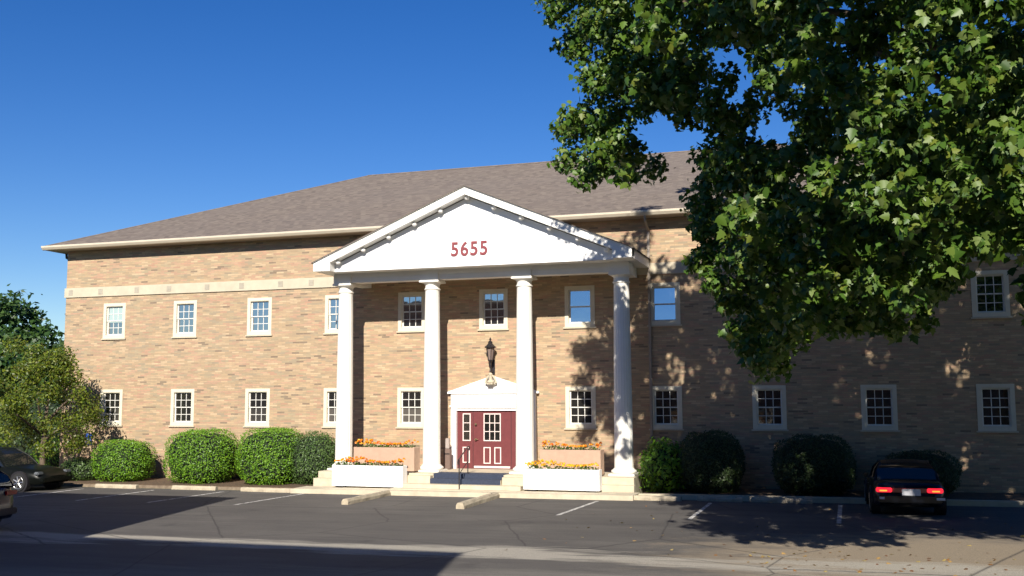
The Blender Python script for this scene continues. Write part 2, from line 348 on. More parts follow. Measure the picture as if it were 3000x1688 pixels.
# parking stripes (x, y near wall, y far end)
for i, (x, y0, y1, x1) in enumerate([(-14.0, -4.1, -7.9, -14.0), (-11.1, -4.0, -7.8, -11.1), (-8.3, -4.0, -7.8, -8.45), (-5.2, -4.05, -7.8, -5.4), (4.75, -4.3, -8.2, 4.6), (8.05, -4.1, -8.3, 8.05), (11.62, -3.95, -8.3, 11.62)]):
    s = MB(); w_ = .055; z = gz(x) + .0085
    s.add([(x - w_, y0, z), (x + w_, y0, z), (x1 + w_, y1, gz(x1) + .0085), (x1 - w_, y1, gz(x1) + .0085)], [(0, 3, 2, 1)])
    tag(s.build('parking_stripe', PAINT), kind='structure')
# planting bed with soil and brick kerb edging, concrete kerb, apron in front of the steps
BED = mat('bark mulch bed', (.16, .10, .055), .95, dirt=(.06, .04, .025), vscale=12, bump=.8, bscale=60)
def bar(name, x0, x1, y0, y1, zt, material, zb=-.1, kind='structure', bev=.02):
    s = MB(); s.prism([(x0, gz(x0) + zb), (x1, gz(x1) + zb), (x1, gz(x1) + zt), (x0, gz(x0) + zt)], y0, y1)
    return tag(s.build(name, material), kind=kind)
bar('planting_bed', -19.2, -5.75, -2.9, -.02, .09, BED); bar('planting_bed', 5.75, 19.2, -2.9, -.02, .09, BED)
bar('kerb', -19.4, -5.75, -3.02, -2.9, .07, mat('dirty kerb concrete', (.26, .20, .14), .95, dirt=(.14, .10, .07), vscale=6)); bar('kerb', 5.75, 19.4, -3.1, -2.9, .13, CONC)
bar('kerb_apron', -5.75, 5.75, -3.98, -2.9, .15, CONC)
bar('sidewalk', -26, -19.4, -3.1, 18, .06, CONC)
# ------------------------------------------------------------------ the building
bld = empty('office_building', (0, 0, 0)); tag(bld, 'two storey tan brick office building with a white columned portico and hipped brown roof', 'building')
WX = 18.72; WZ = 9.30
S_ = 3.362; P_ = 3.17; x0 = -16.264
WXs = [x0 + i * S_ for i in range(4)] + [-P_, 0.0, P_] + [6.12 + i * S_ for i in range(4)]
LZ = (2.165, 3.586); UZ = (5.646, 7.074); WW = 1.07 / 2
openings = []
for x in WXs:
    openings.append((x - WW, x + WW, *UZ))
    if x != 0.0: openings.append((x - WW, x + WW, *LZ))
openings.append((-1.40, 1.40, -.2, 2.82))
def wall_with_holes(x0, x1, z0, z1, holes, t, mb, rev=.18):
    xs = sorted({x0, x1} | {a for h in holes for a in h[:2]}); zs = sorted({z0, z1} | {max(z0, a) for h in holes for a in h[2:]})
    for i in range(len(xs) - 1):
        for j in range(len(zs) - 1):
            cx, cz = (xs[i] + xs[i + 1]) / 2, (zs[j] + zs[j + 1]) / 2
            if any(h[0] < cx < h[1] and h[2] < cz < h[3] for h in holes): continue
            mb.poly([(xs[i], 0, zs[j]), (xs[i + 1], 0, zs[j]), (xs[i + 1], 0, zs[j + 1]), (xs[i], 0, zs[j + 1])])
    for a, b, c, d in holes:
        mb.poly([(a, 0, c), (a, 0, d), (a, rev, d), (a, rev, c)]); mb.poly([(b, 0, c), (b, 0, d), (b, rev, d), (b, rev, c)])
        mb.poly([(a, 0, d), (b, 0, d), (b, rev, d), (a, rev, d)]); mb.poly([(a, 0, c), (b, 0, c), (b, rev, c), (a, rev, c)])
wl = MB(); wall_with_holes(-WX, WX, -.3, WZ, openings, 0, wl)
wl.poly([(-WX, 0, -.3), (-WX, 0, WZ), (-WX, 18.4, WZ), (-WX, 18.4, -.3)]); wl.poly([(WX, 0, -.3), (WX, 0, WZ), (WX, 18.4, WZ), (WX, 18.4, -.3)])
wl.poly([(-WX, 18.4, -.3), (WX, 18.4, -.3), (WX, 18.4, WZ), (-WX, 18.4, WZ)])
wl.build('wall', BRICK, bld, fix=False)
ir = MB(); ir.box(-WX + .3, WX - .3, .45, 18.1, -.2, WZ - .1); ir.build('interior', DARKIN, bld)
# belt course with little brick squares
belts = {}
for s_ in (-1, 1):
    bx = MB(); a_, b_ = sorted((s_ * 5.2, s_ * (WX + .05))); bx.box(a_, b_, -.05, .03, 7.374, 7.761)
    a_, b_ = sorted((s_ * (WX - .02), s_ * (WX + .05))); bx.box(a_, b_, .03, 18.4, 7.374, 7.761); belts[s_] = bx.build('belt_course', CREAM, bld, fix='nomerge')
SQ = mat('brown brick inset', (.36, .32, .25), .9, var=.15, vscale=9, bump=.3)
for x in (-18.45, -16.97, -15.2, -13.67, -11.9, -10.34, -8.62, -7.3):
    for s_ in (-1, 1):
        q = MB(); q.box(s_ * x - .105, s_ * x + .105, -.058, -.04, 7.46, 7.68); q.build('brick_inset', SQ, belts[s_])
# windows
def window(x, zb, zt, up, blind=None, tilt=0.0, grid=True):
    w_ = WW; t = .135
    f = MB()
    f.box(x - w_, x - w_ + t, -.022, .10, zb + t, zt - t); f.box(x + w_ - t, x + w_, -.022, .10, zb + t, zt - t)
    f.box(x - w_, x + w_, -.022, .10, zt - t, zt); f.box(x - w_ - .0, x + w_, -.022, .10, zb, zb + t)
    f.box(x - w_ + t - .012, x + w_ - t + .012, -.034, -.016, zt - t + .022, zt - t + .04)
    fo = f.build('window', TRIM, bld)
    si = MB(); si.box(x - w_ - .05, x + w_ + .05, -.06, .0, zb - .055, zb - .002); si.build('sill', CREAM, fo)
    a, b, c, d = x - w_ + t, x + w_ - t, zb + t, zt - t; mid = (c + d) / 2; e = .045; yb = .055
    sa = MB()
    for lo, hi, yy in ((c, mid + .02, yb + .03), (mid - .02, d, yb)):
        sa.box(a, a + e, yy, yy + .03, lo, hi); sa.box(b - e, b, yy, yy + .03, lo, hi)
        sa.box(a + e, b - e, yy, yy + .03, lo, lo + e * (1 if lo == c else .8)); sa.box(a + e, b - e, yy, yy + .03, hi - e * .8, hi)
        if grid:
            mw = .011
            for k in (1, 2):
                gx = a + e + (b - a - 2 * e) * k / 3; sa.box(gx - mw, gx + mw, yy + .004, yy + .022, lo + e, hi - e * .8)
            gzz = (lo + hi) / 2; sa.box(a + e, b - e, yy + .006, yy + .020, gzz - mw, gzz + mw)
    sa.build('sash', SASH if up is not None else SASH, fo)
    for lo, hi, yy in ((c, mid, yb + .048), (mid, d, yb + .02)):
        p = MB(); tl = tilt * (hi - lo); j = rng.normal() * .0025
        p.poly([(a, yy + j, lo), (b, yy - j, lo), (b, yy + tl - j, hi), (a, yy + tl + j, hi)]); p.build('pane', GLU if up else GLLV[int(rng.integers(0, 3)) if x < 5 and lo == c else 0], fo, fix=False)
    if blind:
        q = MB(); q.box(a + e + .03, b - e - .0, yb + .0165, yb + .0185, d - e - (d - c) * blind, d - e); q.build('blind', BLIND, fo)
for i, x in enumerate(WXs):
    window(x, *UZ, True, blind=.52 if i == 0 else None, tilt=.045 if i >= 7 else (.03 if i == 6 else rng.uniform(0, .006)), grid=i not in (6, 7))
    if x != 0.0: window(x, *LZ, False)
# roof: hipped, with gutter and soffit
E_ = .62; ze = 9.47; sl = .436; hw = 9.8
xa, xb, ya, yb_ = -WX - E_, WX + E_, -E_, 18.4 + E_
zr = ze + sl * (yb_ - ya) / 2; tr_ = (yb_ - ya) / 2
g = NG('weathered brown shingles'); tc = g.n('ShaderNodeTexCoord'); sp = g.n('ShaderNodeSeparateXYZ'); g.l(tc.outputs['Object'], sp.inputs[0])
row = g.math('FLOOR', g.math('MULTIPLY', sp.outputs[2], 16)); ub = g.math('FLOOR', g.math('ADD', g.math('MULTIPLY', g.math('ADD', sp.outputs[0], g.math('MULTIPLY', sp.outputs[1], .0)), 5.2), g.math('MULTIPLY', row, 1.37)))
cb = g.n('ShaderNodeCombineXYZ'); g.l(ub, cb.inputs[0]); g.l(row, cb.inputs[1]); wn = g.n('ShaderNodeTexWhiteNoise', noise_dimensions='2D'); g.l(cb.outputs[0], wn.inputs[0])
c = g.ramp(wn.outputs['Value'], [(0, (.150, .122, .104)), (.3, (.185, .150, .125)), (.6, (.145, .115, .10)), (.8, (.21, .172, .14)), (.93, (.11, .088, .078))], 'CONSTANT')
c = g.mix(g.math('MULTIPLY', g.noise(tc.outputs['Object'], 24, 4, .8), .6), c, (.172, .146, .122))
c = g.mix(g.ramp(g.noise(tc.outputs['Object'], .35, 5, .7), [(.4, (0, 0, 0)), (.7, (.4, .4, .4))]), c, (.15, .127, .115))
fr = g.math('FRACT', g.math('MULTIPLY', sp.outputs[2], 16)); c = g.mix(g.ramp(fr, [(0, (.5, .5, .5)), (.14, (0, 0, 0))]), c, (.08, .06, .055))
g.l(c, g.b.inputs['Base Color']); g.b.inputs['Roughness'].default_value = .95; g.b.inputs['Specular IOR Level'].default_value = .15
bp = g.n('ShaderNodeBump'); bp.inputs['Strength'].default_value = .6; bp.inputs['Distance'].default_value = .015; g.l(g.math('ADD', fr, g.noise(tc.outputs['Object'], 50)), bp.inputs['Height']); g.l(bp.outputs[0], g.b.inputs['Normal'])
SHING = g.m
A_, B_, C_, D_ = (xa, ya, ze), (xb, ya, ze), (xb, yb_, ze), (xa, yb_, ze); R1, R2 = (xa + tr_, ya + tr_, zr), (xb - tr_, ya + tr_, zr)
rf = MB(); rf.poly([A_, B_, R2, R1]); rf.poly([B_, C_, R2]); rf.poly([C_, D_, R1, R2]); rf.poly([D_, A_, R1])
roof = rf.build('roof', SHING, bld, fix=False)
rc = MB(); rc.tube([R1, R2], .05, 6); rc.tube([A_, R1], .035, 6); rc.tube([B_, R2], .035, 6); rc.build('ridge_cap', SHING, roof)
gt = MB(); h0, h1 = ze - .17, ze + .005
gt.prism([(ya - .11, h1), (ya - .13, h1 - .01), (ya - .12, h1 - .07), (ya - .05, h0 + .02), (ya, h0), (ya, h1)], xa - .1, xb + .1, 'x')
gt.prism([(xa - .11, h1 - .002), (xa - .12, h1 - .07), (xa - .05, h0 + .02), (xa, h0 + .001), (xa, h1 - .002)], ya, yb_, 'y')
gt.build('gutter', GUTTER, roof)
sf = MB(); sf.box(xa + .005, xb - .005, ya + .005, .0, ze - .165, ze - .12); sf.box(xa + .005, -WX, .0, yb_ - .005, ze - .165, ze - .12); sf.box(WX, xb - .005, .0, yb_ - .005, ze - .165, ze - .12)
sf.build('soffit', SOFFIT, roof)
def downspout(x, y, ztop, zbot, material, elbow=None, px=0):
    d = MB()
    if elbow: d.tube(elbow, .045, 8)
    d.box(x - .045, x + .045, y - .07, y - .005, zbot, ztop, .008)
    for zz in (zbot + 1.0, (zbot + ztop) / 2, ztop - .6): d.box(x - .06, x + .06, y - .075, y - .002, zz, zz + .03)
    return d.build('downspout', material, bld, smooth=False)
DSP = mat('brown grey downspout', (.30, .25, .20), .5, var=.1)
downspout(5.62, 0, 8.9, .2, DSP, [(5.62, -.62, 9.32), (5.62, -.58, 9.15), (5.62, -.05, 8.88)])
downspout(-5.72, 0, 7.3, .75, TRIM)
d = MB(); d.tube([(-19.25, .5, 9.32), (-19.22, .5, 9.12), (-19.1, .5, 9.06), (-18.85, .5, 9.05), (-18.79, .5, 8.9), (-18.79, .5, .3)], .05, 8); d.build('downspout', BLACKM, bld)
# ------------------------------------------------------------------ portico (parts of the building)
FL = .72
port = MB()
CS = [-5.0, -1.67, 1.67, 5.0]; CY = -1.65
# stoop and steps
st = MB(); st.box(-5.5, 5.5, -2.55, -.0, -.1, FL); 
for x in (-1.67, 1.67): st.box(x - .42, x + .42, -2.78, -2.551, -.1, FL - .06)
for x in (-5.03, 5.03): st.box(x - .52, x + .52, -2.8, -2.551, -.1, FL - .22)
st.build('stoop', CONC, bld)
sp_ = MB()
for k, (z, y) in enumerate(((.57, -2.86), (.42, -3.20), (.29, -3.54))): sp_.box(-2.35 if k else -1.23, 2.0 if k else 1.23, y, -2.552 - (k > 0) * .002, .05 - k * .01, z)
sp_.build('steps', CONC, bld)
def column(x):
    NF = 20; n = NF * 6
    def rf(i, z): 
        return 1 - .035 * (0.5 - 0.5 * math.cos(2 * math.pi * (i % 6) / 6)) if .30 < z < 6.15 else 1.0
    prof = [(.31, .22)] + [(.305 - .055 * ((q / 14) ** 1.5), .24 + q * (6.15 - .24) / 14) for q in range(15)]
    prof = prof[:1] + [(.305, .29), (.305, .31)] + prof[3:-1] + [(.251, 6.14), (.251, 6.16), (.251, 6.20), (.285, 6.22), (.285, 6.25), (.252, 6.27), (.252, 6.38), (.30, 6.44), (.335, 6.46)]
    c = MB(); c.lathe(prof, 0, 0, n, 0, rf)
    c.cur = 0
    o = c.build('column', COLW, bld, smooth='auto', loc=(x, CY, FL))
    b = MB(); b.lathe([(.36, .07), (.40, .09), (.415, .13), (.40, .17), (.36, .19), (.34, .20), (.34, .22), (.31, .24)], 0, 0, 32); b.box(-.42, .42, -.42, .42, 0, .07, .01)
    b.build('column_base', COLW, o, smooth='auto')
    a = MB(); a.box(-.36, .36, -.36, .36, 6.46, 6.53, .008); a.build('abacus', COLW, o)
    return o
for x in CS: column(x)
PB = 7.60
ent = MB()
for x in CS: ent.box(x - .33, x + .33, CY - .33, CY + .33, FL + 6.53, PB - .002)
ent.box(-4.67, -2.0, CY - .22, CY + .22, 7.28, PB - .004); ent.box(-1.34, 1.34, CY - .22, CY + .22, 7.28, PB - .004); ent.box(2.0, 4.67, CY - .22, CY + .22, 7.28, PB - .004)
for a, b in ((-4.67, -2.0), (-1.34, 1.34), (2.0, 4.67)): ent.box(a, b, CY - .27, CY - .221, 7.46, PB - .006)
for s_ in (-1, 1): ent.box(s_ * 5.0 - .2, s_ * 5.0 + .2, CY + .33, -.001, 7.28, PB - .004)
ent.build('beam', WHITE, bld)
cl = MB(); cl.box(-5.22, 5.22, -2.54, -.002, PB, PB + .03); cl.build('portico_ceiling', WHITE, bld)
# pediment
ty, fy = -2.55, -2.94; ax, az_, ex, ez = 0, 10.24, 5.62, 7.90; rs = (az_ - ez) / ex
pd = MB(); zt = lambda x: az_ - .30 - rs * abs(x)
pd.prism([(-5.22, PB), (5.22, PB), (5.22, zt(5.22)), (0, zt(0)), (-5.22, zt(5.22))], ty, ty + .06)
ped = pd.build('pediment', PLW, bld)
rk = MB(); tk = .27
for s_ in (-1, 1):
    P1 = [(s_ * (ex + .0), ez), (0, az_), (0, az_ - tk), (s_ * ex, ez - tk)]
    rk.prism(P1, fy, fy + .05)
    rk.prism([(s_ * ex, ez + .02), (0, az_ + .02), (0, az_ - .004), (s_ * ex, ez - .004)], fy - .05, fy)          # thin drip cap
    rk.prism([(s_ * ex, ez - tk + .02), (0, az_ - tk + .02), (0, az_ - tk - .0), (s_ * ex, ez - tk)], fy + .05, ty - .001)
    xx = sorted((s_ * 5.62, s_ * 4.98)); zz = lambda x: az_ - tk - rs * abs(x)
    pts = [(s_ * 5.62, PB), (s_ * 4.98, PB), (s_ * 4.98, zz(4.98) - .001), (s_ * 5.62, zz(5.62) - .001)]
    rk.prism(pts, fy + .002, ty - .002)
rk.build('raking_cornice', WHITE, ped)
for s_ in (-1, 1):
    for k in range(0 if s_ == 1 else 1, 6):
        x = s_ * .955 * k
        z = az_ - tk - rs * abs(x) - .075
        if k > 5: continue
        b = MB(); b.lathe([(.001, -.085), (.05, -.075), (.085, -.03), (.09, 0), (.075, .045), (.04, .07), (.001, .075)], 0, 0, 16)
        b.build('round_lamp', WHITE, ped, smooth=True, loc=(x, ty - .17, z))
# gable roof behind the pediment
gr = MB()
zk = lambda x: az_ + .028 - rs * abs(x)
yk = lambda z: ya + (z - ze) / sl + .6
for s_ in (-1, 1):
    a = (s_ * 5.68, fy - .06, zk(5.68)); b = (0, fy - .06, zk(0)); c_ = (0, yk(zk(0)), zk(0)); d_ = (s_ * 5.68, -.01, zk(5.68)); e_ = (s_ * 2.0, yk(zk(2)) , zk(2))
    gr.poly([a, b, c_, d_])
    gr.poly([(p[0], p[1], p[2] - .03) for p in (a, b, c_, d_)])
    gr.poly([a, b, (b[0], b[1], b[2] - .03), (a[0], a[1], a[2] - .03)]); gr.poly([a, d_, (d_[0], d_[1], d_[2] - .03), (a[0], a[1], a[2] - .03)])
gr.build('portico_roof', SHING, roof, fix=False)
es = MB()
for s_ in (-1, 1):
    x0_, x1_ = sorted((s_ * 5.225, s_ * 5.6)); es.box(x0_, x1_, ty, -.002, PB + .001, PB + .05)
    x0_, x1_ = sorted((s_ * 5.6, s_ * 5.63)); es.box(x0_, x1_, ty - .002, -.002, PB, ez + .0)
es.build('eave_board', WHITE, ped)
# number
pn = MB()
def txt(body, size, loc, material, parent, name, ext=.012, sx=1.0):
    cu = bpy.data.curves.new('t', 'FONT'); cu.body = body; cu.size = size; cu.extrude = ext; cu.align_x = 'CENTER'; cu.offset = 0.013
    o = bpy.data.objects.new('t', cu); C.objects.link(o); bpy.context.view_layer.update()
    me = bpy.data.meshes.new_from_object(o.evaluated_get(bpy.context.evaluated_depsgraph_get())); C.objects.unlink(o); bpy.data.objects.remove(o)
    n = bpy.data.objects.new(name, me); C.objects.link(n); n.parent = parent; n.location = loc; n.rotation_euler = (math.pi / 2, 0, 0); n.scale = (sx, 1, 1)
    me.materials.clear(); me.materials.append(material); return n
for i, ch in enumerate('5655'):
    txt(ch, .66, (-.49 + i * .345, ty - .012, 7.965), REDNUM, ped, 'number_digit', .012, .92)
# door surround, door, sidelights
su = MB(); su.box(-1.58, -1.38, -.10, .06, FL, 2.86); su.box(1.38, 1.58, -.10, .06, FL, 2.86)
su.box(-1.58, 1.58, -.10, .06, 2.861, 3.36); su.prism([(-1.70, 3.36), (1.70, 3.36), (1.70, 3.42), (0, 3.98), (-1.70, 3.42)], -.16, -.001)
su.box(-1.38, 1.38, -.045, .02, 2.76, 2.86); su.box(-1.62, 1.62, -.125, -.101, 2.90, 2.94)
sur = su.build('door_surround', PLW, bld)
dr = MB(); dr.box(-1.38, 1.38, .03, .09, FL, 2.76); door = dr.build('door', RED, bld)
FRM = mat('pinkish white moulding', (.72, .60, .56), .6)
def mould(x0, x1, z0, z1, glazed=(0, 0), t=.035):
    f = MB(); f.box(x0, x0 + t, .008, .03, z0, z1); f.box(x1 - t, x1, .008, .03, z0, z1); f.box(x0 + t, x1 - t, .008, .03, z0, z0 + t); f.box(x0 + t, x1 - t, .008, .03, z1 - t, z1)
    for k in range(1, glazed[0]): gx = x0 + t + (x1 - x0 - 2 * t) * k / glazed[0]; f.box(gx - .012, gx + .012, .014, .03, z0 + t, z1 - t)
    for k in range(1, glazed[1]): g_ = z0 + t + (z1 - z0 - 2 * t) * k / glazed[1]; f.box(x0 + t, x1 - t, .012, .03, g_ - .012, g_ + .012)
    f.build('moulding', FRM, door)
    if glazed[0]: p = MB(); p.box(x0 + t, x1 - t, .022, .028, z0 + t, z1 - t); p.build('pane', GLD, door)
mould(-1.17, -.87, 1.69, 2.66, (1, 3)); mould(-1.17, -.90, .92, 1.48)
mould(.87, 1.17, 1.69, 2.66, (1, 3)); mould(.90, 1.17, .92, 1.48)
mould(-.38, .26, 1.69, 2.66, (3, 3)); mould(-.38, -.12, .90, 1.48); mould(.02, .27, .90, 1.48)
gp = MB()
for x in (-.78, .64): gp.box(x - .006, x + .006, .024, .031, FL + .02, 2.75)
gp.build('door_gap', BLACKM, door)
hd = MB(); hd.lathe([(.001, 0), (.035, .01), (.04, .04), (.02, .06), (.001, .06)], 0, 0, 12); hd.box(-.05, .05, -.05, .05, -.02, 0)
bm = bmesh.new()
for z in (2.28, 1.75):
    h = MB(); h.tube([(-.66, .03, z), (-.66, -.03, z)], .022, 10); h.tube([(-.66, -.03, z), (-.66, -.05, z)], .04, 12)
    if z < 2: h.tube([(-.66, -.03, z), (-.56, -.035, z)], .012, 8)
    h.build('handle', mat('brass', (.6, .5, .3), .3, 1.0), door, smooth='auto')
kp = MB(); kp.box(-.74, .60, .012, .03, FL + .03, FL + .10); kp.build('threshold', FRM, door)
# little sign on the wall at the far left
sg = empty('parking_sign', (-17.27, -.03, 1.6)); tag(sg, 'small blue square sign fixed low on the brick wall behind the left tree', 'sign')
q = MB(); q.box(-.15, .15, -.01, .01, -.23, .23); q.build('sign_plate', mat('blue sign paint', (.02, .07, .30), .4), sg)
q = MB(); q.tube([(-.02, -.014, .12), (-.02, -.014, -.02), (.06, -.014, -.02), (.09, -.014, -.12)], .016, 6); q.tube([(.04, -.014, -.08), (-.02, -.014, -.13), (-.08, -.014, -.07), (-.05, -.014, .0)], .012, 6); q.lathe([(.001, -.02), (.025, 0), (.001, .02)], -.02, -.014, 8, .16)
q.build('wheelchair_symbol', WHITE, sg)
# ------------------------------------------------------------------ entrance objects
lan = empty('wall_lantern', (0, -.35, 4.0)); tag(lan, 'black coach lantern on a stem above the red entrance door', 'lantern')
q = MB(); q.lathe([(.001, .10), (.03, .10), (.035, .14), (.02, .18), (.022, .32), (.035, .36), (.022, .40), (.03, .46), (.055, .50), (.09, .52)], 0, 0, 12); q.tube([(0, 0, .22), (0, .12, .12), (0, .34, .14)], .018, 8); q.tube([(0, 0, .40), (0, .2, .50), (0, .34, .45)], .012, 8)
q.box(-.06, .06, .31, .345, .02, .55, .01); q.build('bracket', BLACKM, lan, smooth='auto')
q = MB()
for k in range(6):
    a0 = math.pi * k / 3; q.tube([(.085 * math.cos(a0), .085 * math.sin(a0), .52), (.15 * math.cos(a0), .15 * math.sin(a0), .98)], .011, 5)
q.lathe([(.09, .50), (.10, .52), (.085, .54)], 0, 0, 6); q.build('frame', BLACKM, lan)
q = MB(); q.lathe([(.075, .53), (.135, .97)], 0, 0, 6); q.build('lantern_glass', mat('smoky lantern glass', (.20, .15, .13), .2), lan)
q = MB(); q.lathe([(.20, .96), (.205, .99), (.13, 1.06), (.075, 1.12), (.085, 1.15), (.05, 1.20), (.02, 1.22), (.045, 1.26), (.02, 1.30), (.001, 1.34)], 0, 0, 12); q.build('cap', BLACKM, lan, smooth='auto')
orn = MB(); q = orn
q.lathe([(.12, 3.72), (.14, 3.76), (.11, 3.80), (.07, 3.84), (.055, 3.98), (.08, 4.03), (.04, 4.08)], 0, -.32, 14)
for s_ in (-1, 1): q.tube([(s_ * .03, -.30, 4.0), (s_ * .10, -.30, 3.95), (s_ * .17, -.30, 3.84), (s_ * .19, -.30, 3.74), (s_ * .13, -.30, 3.70), (s_ * .11, -.30, 3.76)], [.03, .035, .04, .04, .03, .02], 8)
q.box(-.1, .1, -.42, -.001, 3.68, 3.72); q.build('ornament', CREAM, sur, smooth='auto')
rail = empty('handrail', (-.05, -3.0, gz(0) + .15)); tag(rail, 'slim dark metal handrail rising from the middle of the entrance steps', 'handrail')
q = MB(); q.tube([(0, -.25, .02), (0, -.25, .95)], .02, 8); q.tube([(.0, .55, .45), (0, .55, 1.30)], .02, 8); q.build('post', BLACKM, rail)
q = MB(); q.tube([(0, -.36, .82), (0, -.38, .90), (0, -.32, .96), (0, -.25, .98), (0, .50, 1.33), (0, .66, 1.35), (0, .70, 1.28), (0, .66, 1.22)], .02, 8); q.tube([(0, -.25, .5), (0, .55, .87)], .014, 6); q.build('rail', BLACKM, rail, smooth='auto')
dm = MB()
dm.box(-1.22, 1.22, -2.875, -1.9, FL + .001, FL + .012); dm.box(-1.22, 1.22, -2.552 - .33, -2.552, .571, .583); dm.box(-1.22, 1.22, -2.565, -2.553, .584, FL + .0); dm.box(-1.22, 1.22, -2.886, -2.872, .43, .570)
dm.v = [(x, min(y, -1.9) if z > FL else y, z) for x, y, z in dm.v]
dm = MB(); dm.box(-1.22, 1.22, -2.566, -1.9, FL + .001, FL + .014); dm.box(-1.22, 1.22, -2.566, -2.553, .585, FL + .0005); dm.box(-1.22, 1.22, -2.874, -2.554, .5725, .5845); dm.box(-1.22, 1.22, -2.874, -2.862, .425, .572)
tag(dm.build('door_mat', MATB), 'slate blue carpet mat laid over the top entrance step', 'door mat')
cn = empty('mail_box', (-1.52, -.55, FL)); tag(cn, 'slim brown letter box on a post against the wall left of the red door', 'letter box')
q = MB(); q.box(-.13, .13, -.09, .09, .0, .72, .02); q.build('box', mat('brown metal', (.16, .11, .09), .5), cn); q = MB(); q.box(-.07, .07, -.05, .05, .721, 1.08, .015); q.build('sign_panel', mat('greyish panel', (.35, .3, .27), .5), cn)
q = MB(); q.box(-.11, .11, -.096, -.091, .52, .56); q.build('slot', BLACKM, cn)
# ------------------------------------------------------------------ planters and flowers
PET = leafmat('marigold petals', [(.80, .28, .01), (.85, .16, .01), (.85, .42, .02), (.70, .09, .01), (.80, .50, .03)], .15)
PETY = leafmat('yellow marigold petals', [(.85, .45, .02), (.80, .55, .03), (.80, .32, .01), (.70, .42, .03)], .15)
FGR = leafmat('bedding plant leaves', [(.05, .11, .015), (.07, .14, .02), (.035, .08, .012)], .2)
def planter(label, flabel, x0, x1, y0, y1, z0, z1, material, petal, n, feet=True, name='white'):
    cx, cy = (x0 + x1) / 2, (y0 + y1) / 2; a, b, h = (x1 - x0) / 2, (y1 - y0) / 2, z1 - z0
    r = empty('planter_box', (cx, cy, z0)); tag(r, label, 'planter')
    q = MB(); t = .05; zb = .05 if feet else 0
    q.box(-a, a, -b, -b + t, zb, h, .006); q.box(-a, a, b - t, b, zb, h, .006); q.box(-a, -a + t, -b + t, b - t, zb, h); q.box(a - t, a, -b + t, b - t, zb, h); q.box(-a + t, a - t, -b + t, b - t, zb, zb + .04)
    q.build('box', material, r)
    if feet:
        for fx in (-a + .25, a - .25): q = MB(); q.box(fx - .14, fx + .14, -b + .04, b - .04, 0, .05); q.build('foot', BLACKM, r)
    q = MB(); q.box(-a + t, a - t, -b + t, b - t, h - .10, h - .035); q.build('soil', SOIL, r)
    f = empty('flower_bed', (cx, cy, z1 - .04)); tag(f, flabel, 'flowers')
    k = n * 5; P = np.column_stack([rng.uniform(-a + .06, a - .06, k), rng.uniform(-b + .05, b - .02, k), rng.random(k) * .15])
    hm = .5 + .5 * np.sin(P[:, 0] * 4.1 + cx) * np.sin(P[:, 0] * 9.3 + 1); P[:, 2] *= .6 + .6 * hm
    leaf_mesh('leaves', P, rng.normal(size=(k, 3)) * .6 + np.array([0, -.2, .8]), .07 + .04 * rng.random(k), SIMPLE, FGR, f)
    cxs = rng.uniform(-a + .05, a - .05, n); cys = rng.uniform(-b + .03, b - .04, n); cz = .12 + .16 * rng.random(n) * (.5 + .5 * np.sin(cxs * 3.1 + cy)) + .02
    PP = []; NN = []; mb = MB()
    for i in range(n):
        dd = rng.normal(size=(14, 3)); dd /= np.linalg.norm(dd, axis=1, keepdims=True); dd[:, 2] = np.abs(dd[:, 2])
        PP.append(np.array([cxs[i], cys[i], cz[i]]) + dd * .04); NN.append(dd)
    leaf_mesh('blossoms', np.vstack(PP), np.vstack(NN), .06 + .025 * rng.random(14 * n), SIMPLE, petal, f)
    return r
planter('white planter box on the ground left of the steps', 'orange marigolds filling the white planter left of the steps', -4.62, -2.05, -3.22, -2.84, gz(-3.3) + .151, .985, PLW, PET, 95)
planter('pinkish tan planter box on the stoop, left of the door', 'tall orange and yellow flowers in the tan planter left of the door', -4.22, -1.97, -2.45, -1.95 + .0, FL, 1.55, TAN, PET, 75)
planter('white planter box on the ground right of the steps', 'low yellow orange flowers in the white planter right of the steps', 2.10, 4.55, -3.22, -2.84, gz(3.3) + .151, .985, PLW, PETY, 85)
planter('pinkish tan planter box on the stoop, right of the door', 'orange flowers with green leaves in the tan planter right of the door', 2.42, 4.42, -2.45, -1.95, FL, 1.55, TAN, PET, 60)
# ------------------------------------------------------------------ wheel stops and ramp kerbs
def stop(label, x, y, rz, L=1.75, group='concrete wheel stops along the kerb', name='wheel_stop', w_=.085, h=.135):
    r = MB(); bm = bmesh.new(); nseg = 14; vs = []
    ring = [(-w_, 0), (-w_, h * .55), (-w_ * .62, h), (w_ * .62, h), (w_, h * .55), (w_, 0)]
    for i in range(nseg + 1):
        t = -L / 2 + L * i / nseg
        for a, b in ring: r.v.append((t + .006 * rng.normal(), a + .004 * rng.normal(), max(0, b + (.004 * rng.normal() if b > 0 else 0))))
    for i in range(nseg):
        for k in range(5): r.f.append((i * 6 + k, i * 6 + k + 1, i * 6 + 7 + k, i * 6 + 6 + k)); r.mi.append(0)
    r.f.append(tuple(range(5, -1, -1))); r.mi.append(0); r.f.append(tuple(nseg * 6 + k for k in range(6))); r.mi.append(0)
    o = r.build(name, STOPC); o.location = (x, y, gz(x) + .006); o.rotation_euler = (0, 0, rz); tag(o, label, 'wheel stop', group)
    for s_ in (-1, 1): q = MB(); q.lathe([(.02, h - .01), (.02, h + .006)], s_ * L * .36, 0, 8); q.build('anchor_pin', BLACKM, o)
    return o
stop('concrete wheel stop in front of the smallest round hedge at the left', -13.0, -3.55, .0)
stop('concrete wheel stop in front of the second round hedge from the left', -9.75, -3.55, .01)
stop('long concrete wheel stop in front of the twin hedges left of the portico', -6.75, -3.75, -.01, 2.0)
stop('concrete wheel stop right of the portico in front of the leafy bush', 6.35, -3.75, 0.0, 1.6)
stop('shaded concrete wheel stop next to the one right of the portico', 8.05 + .2, -3.6, .02, 1.3)
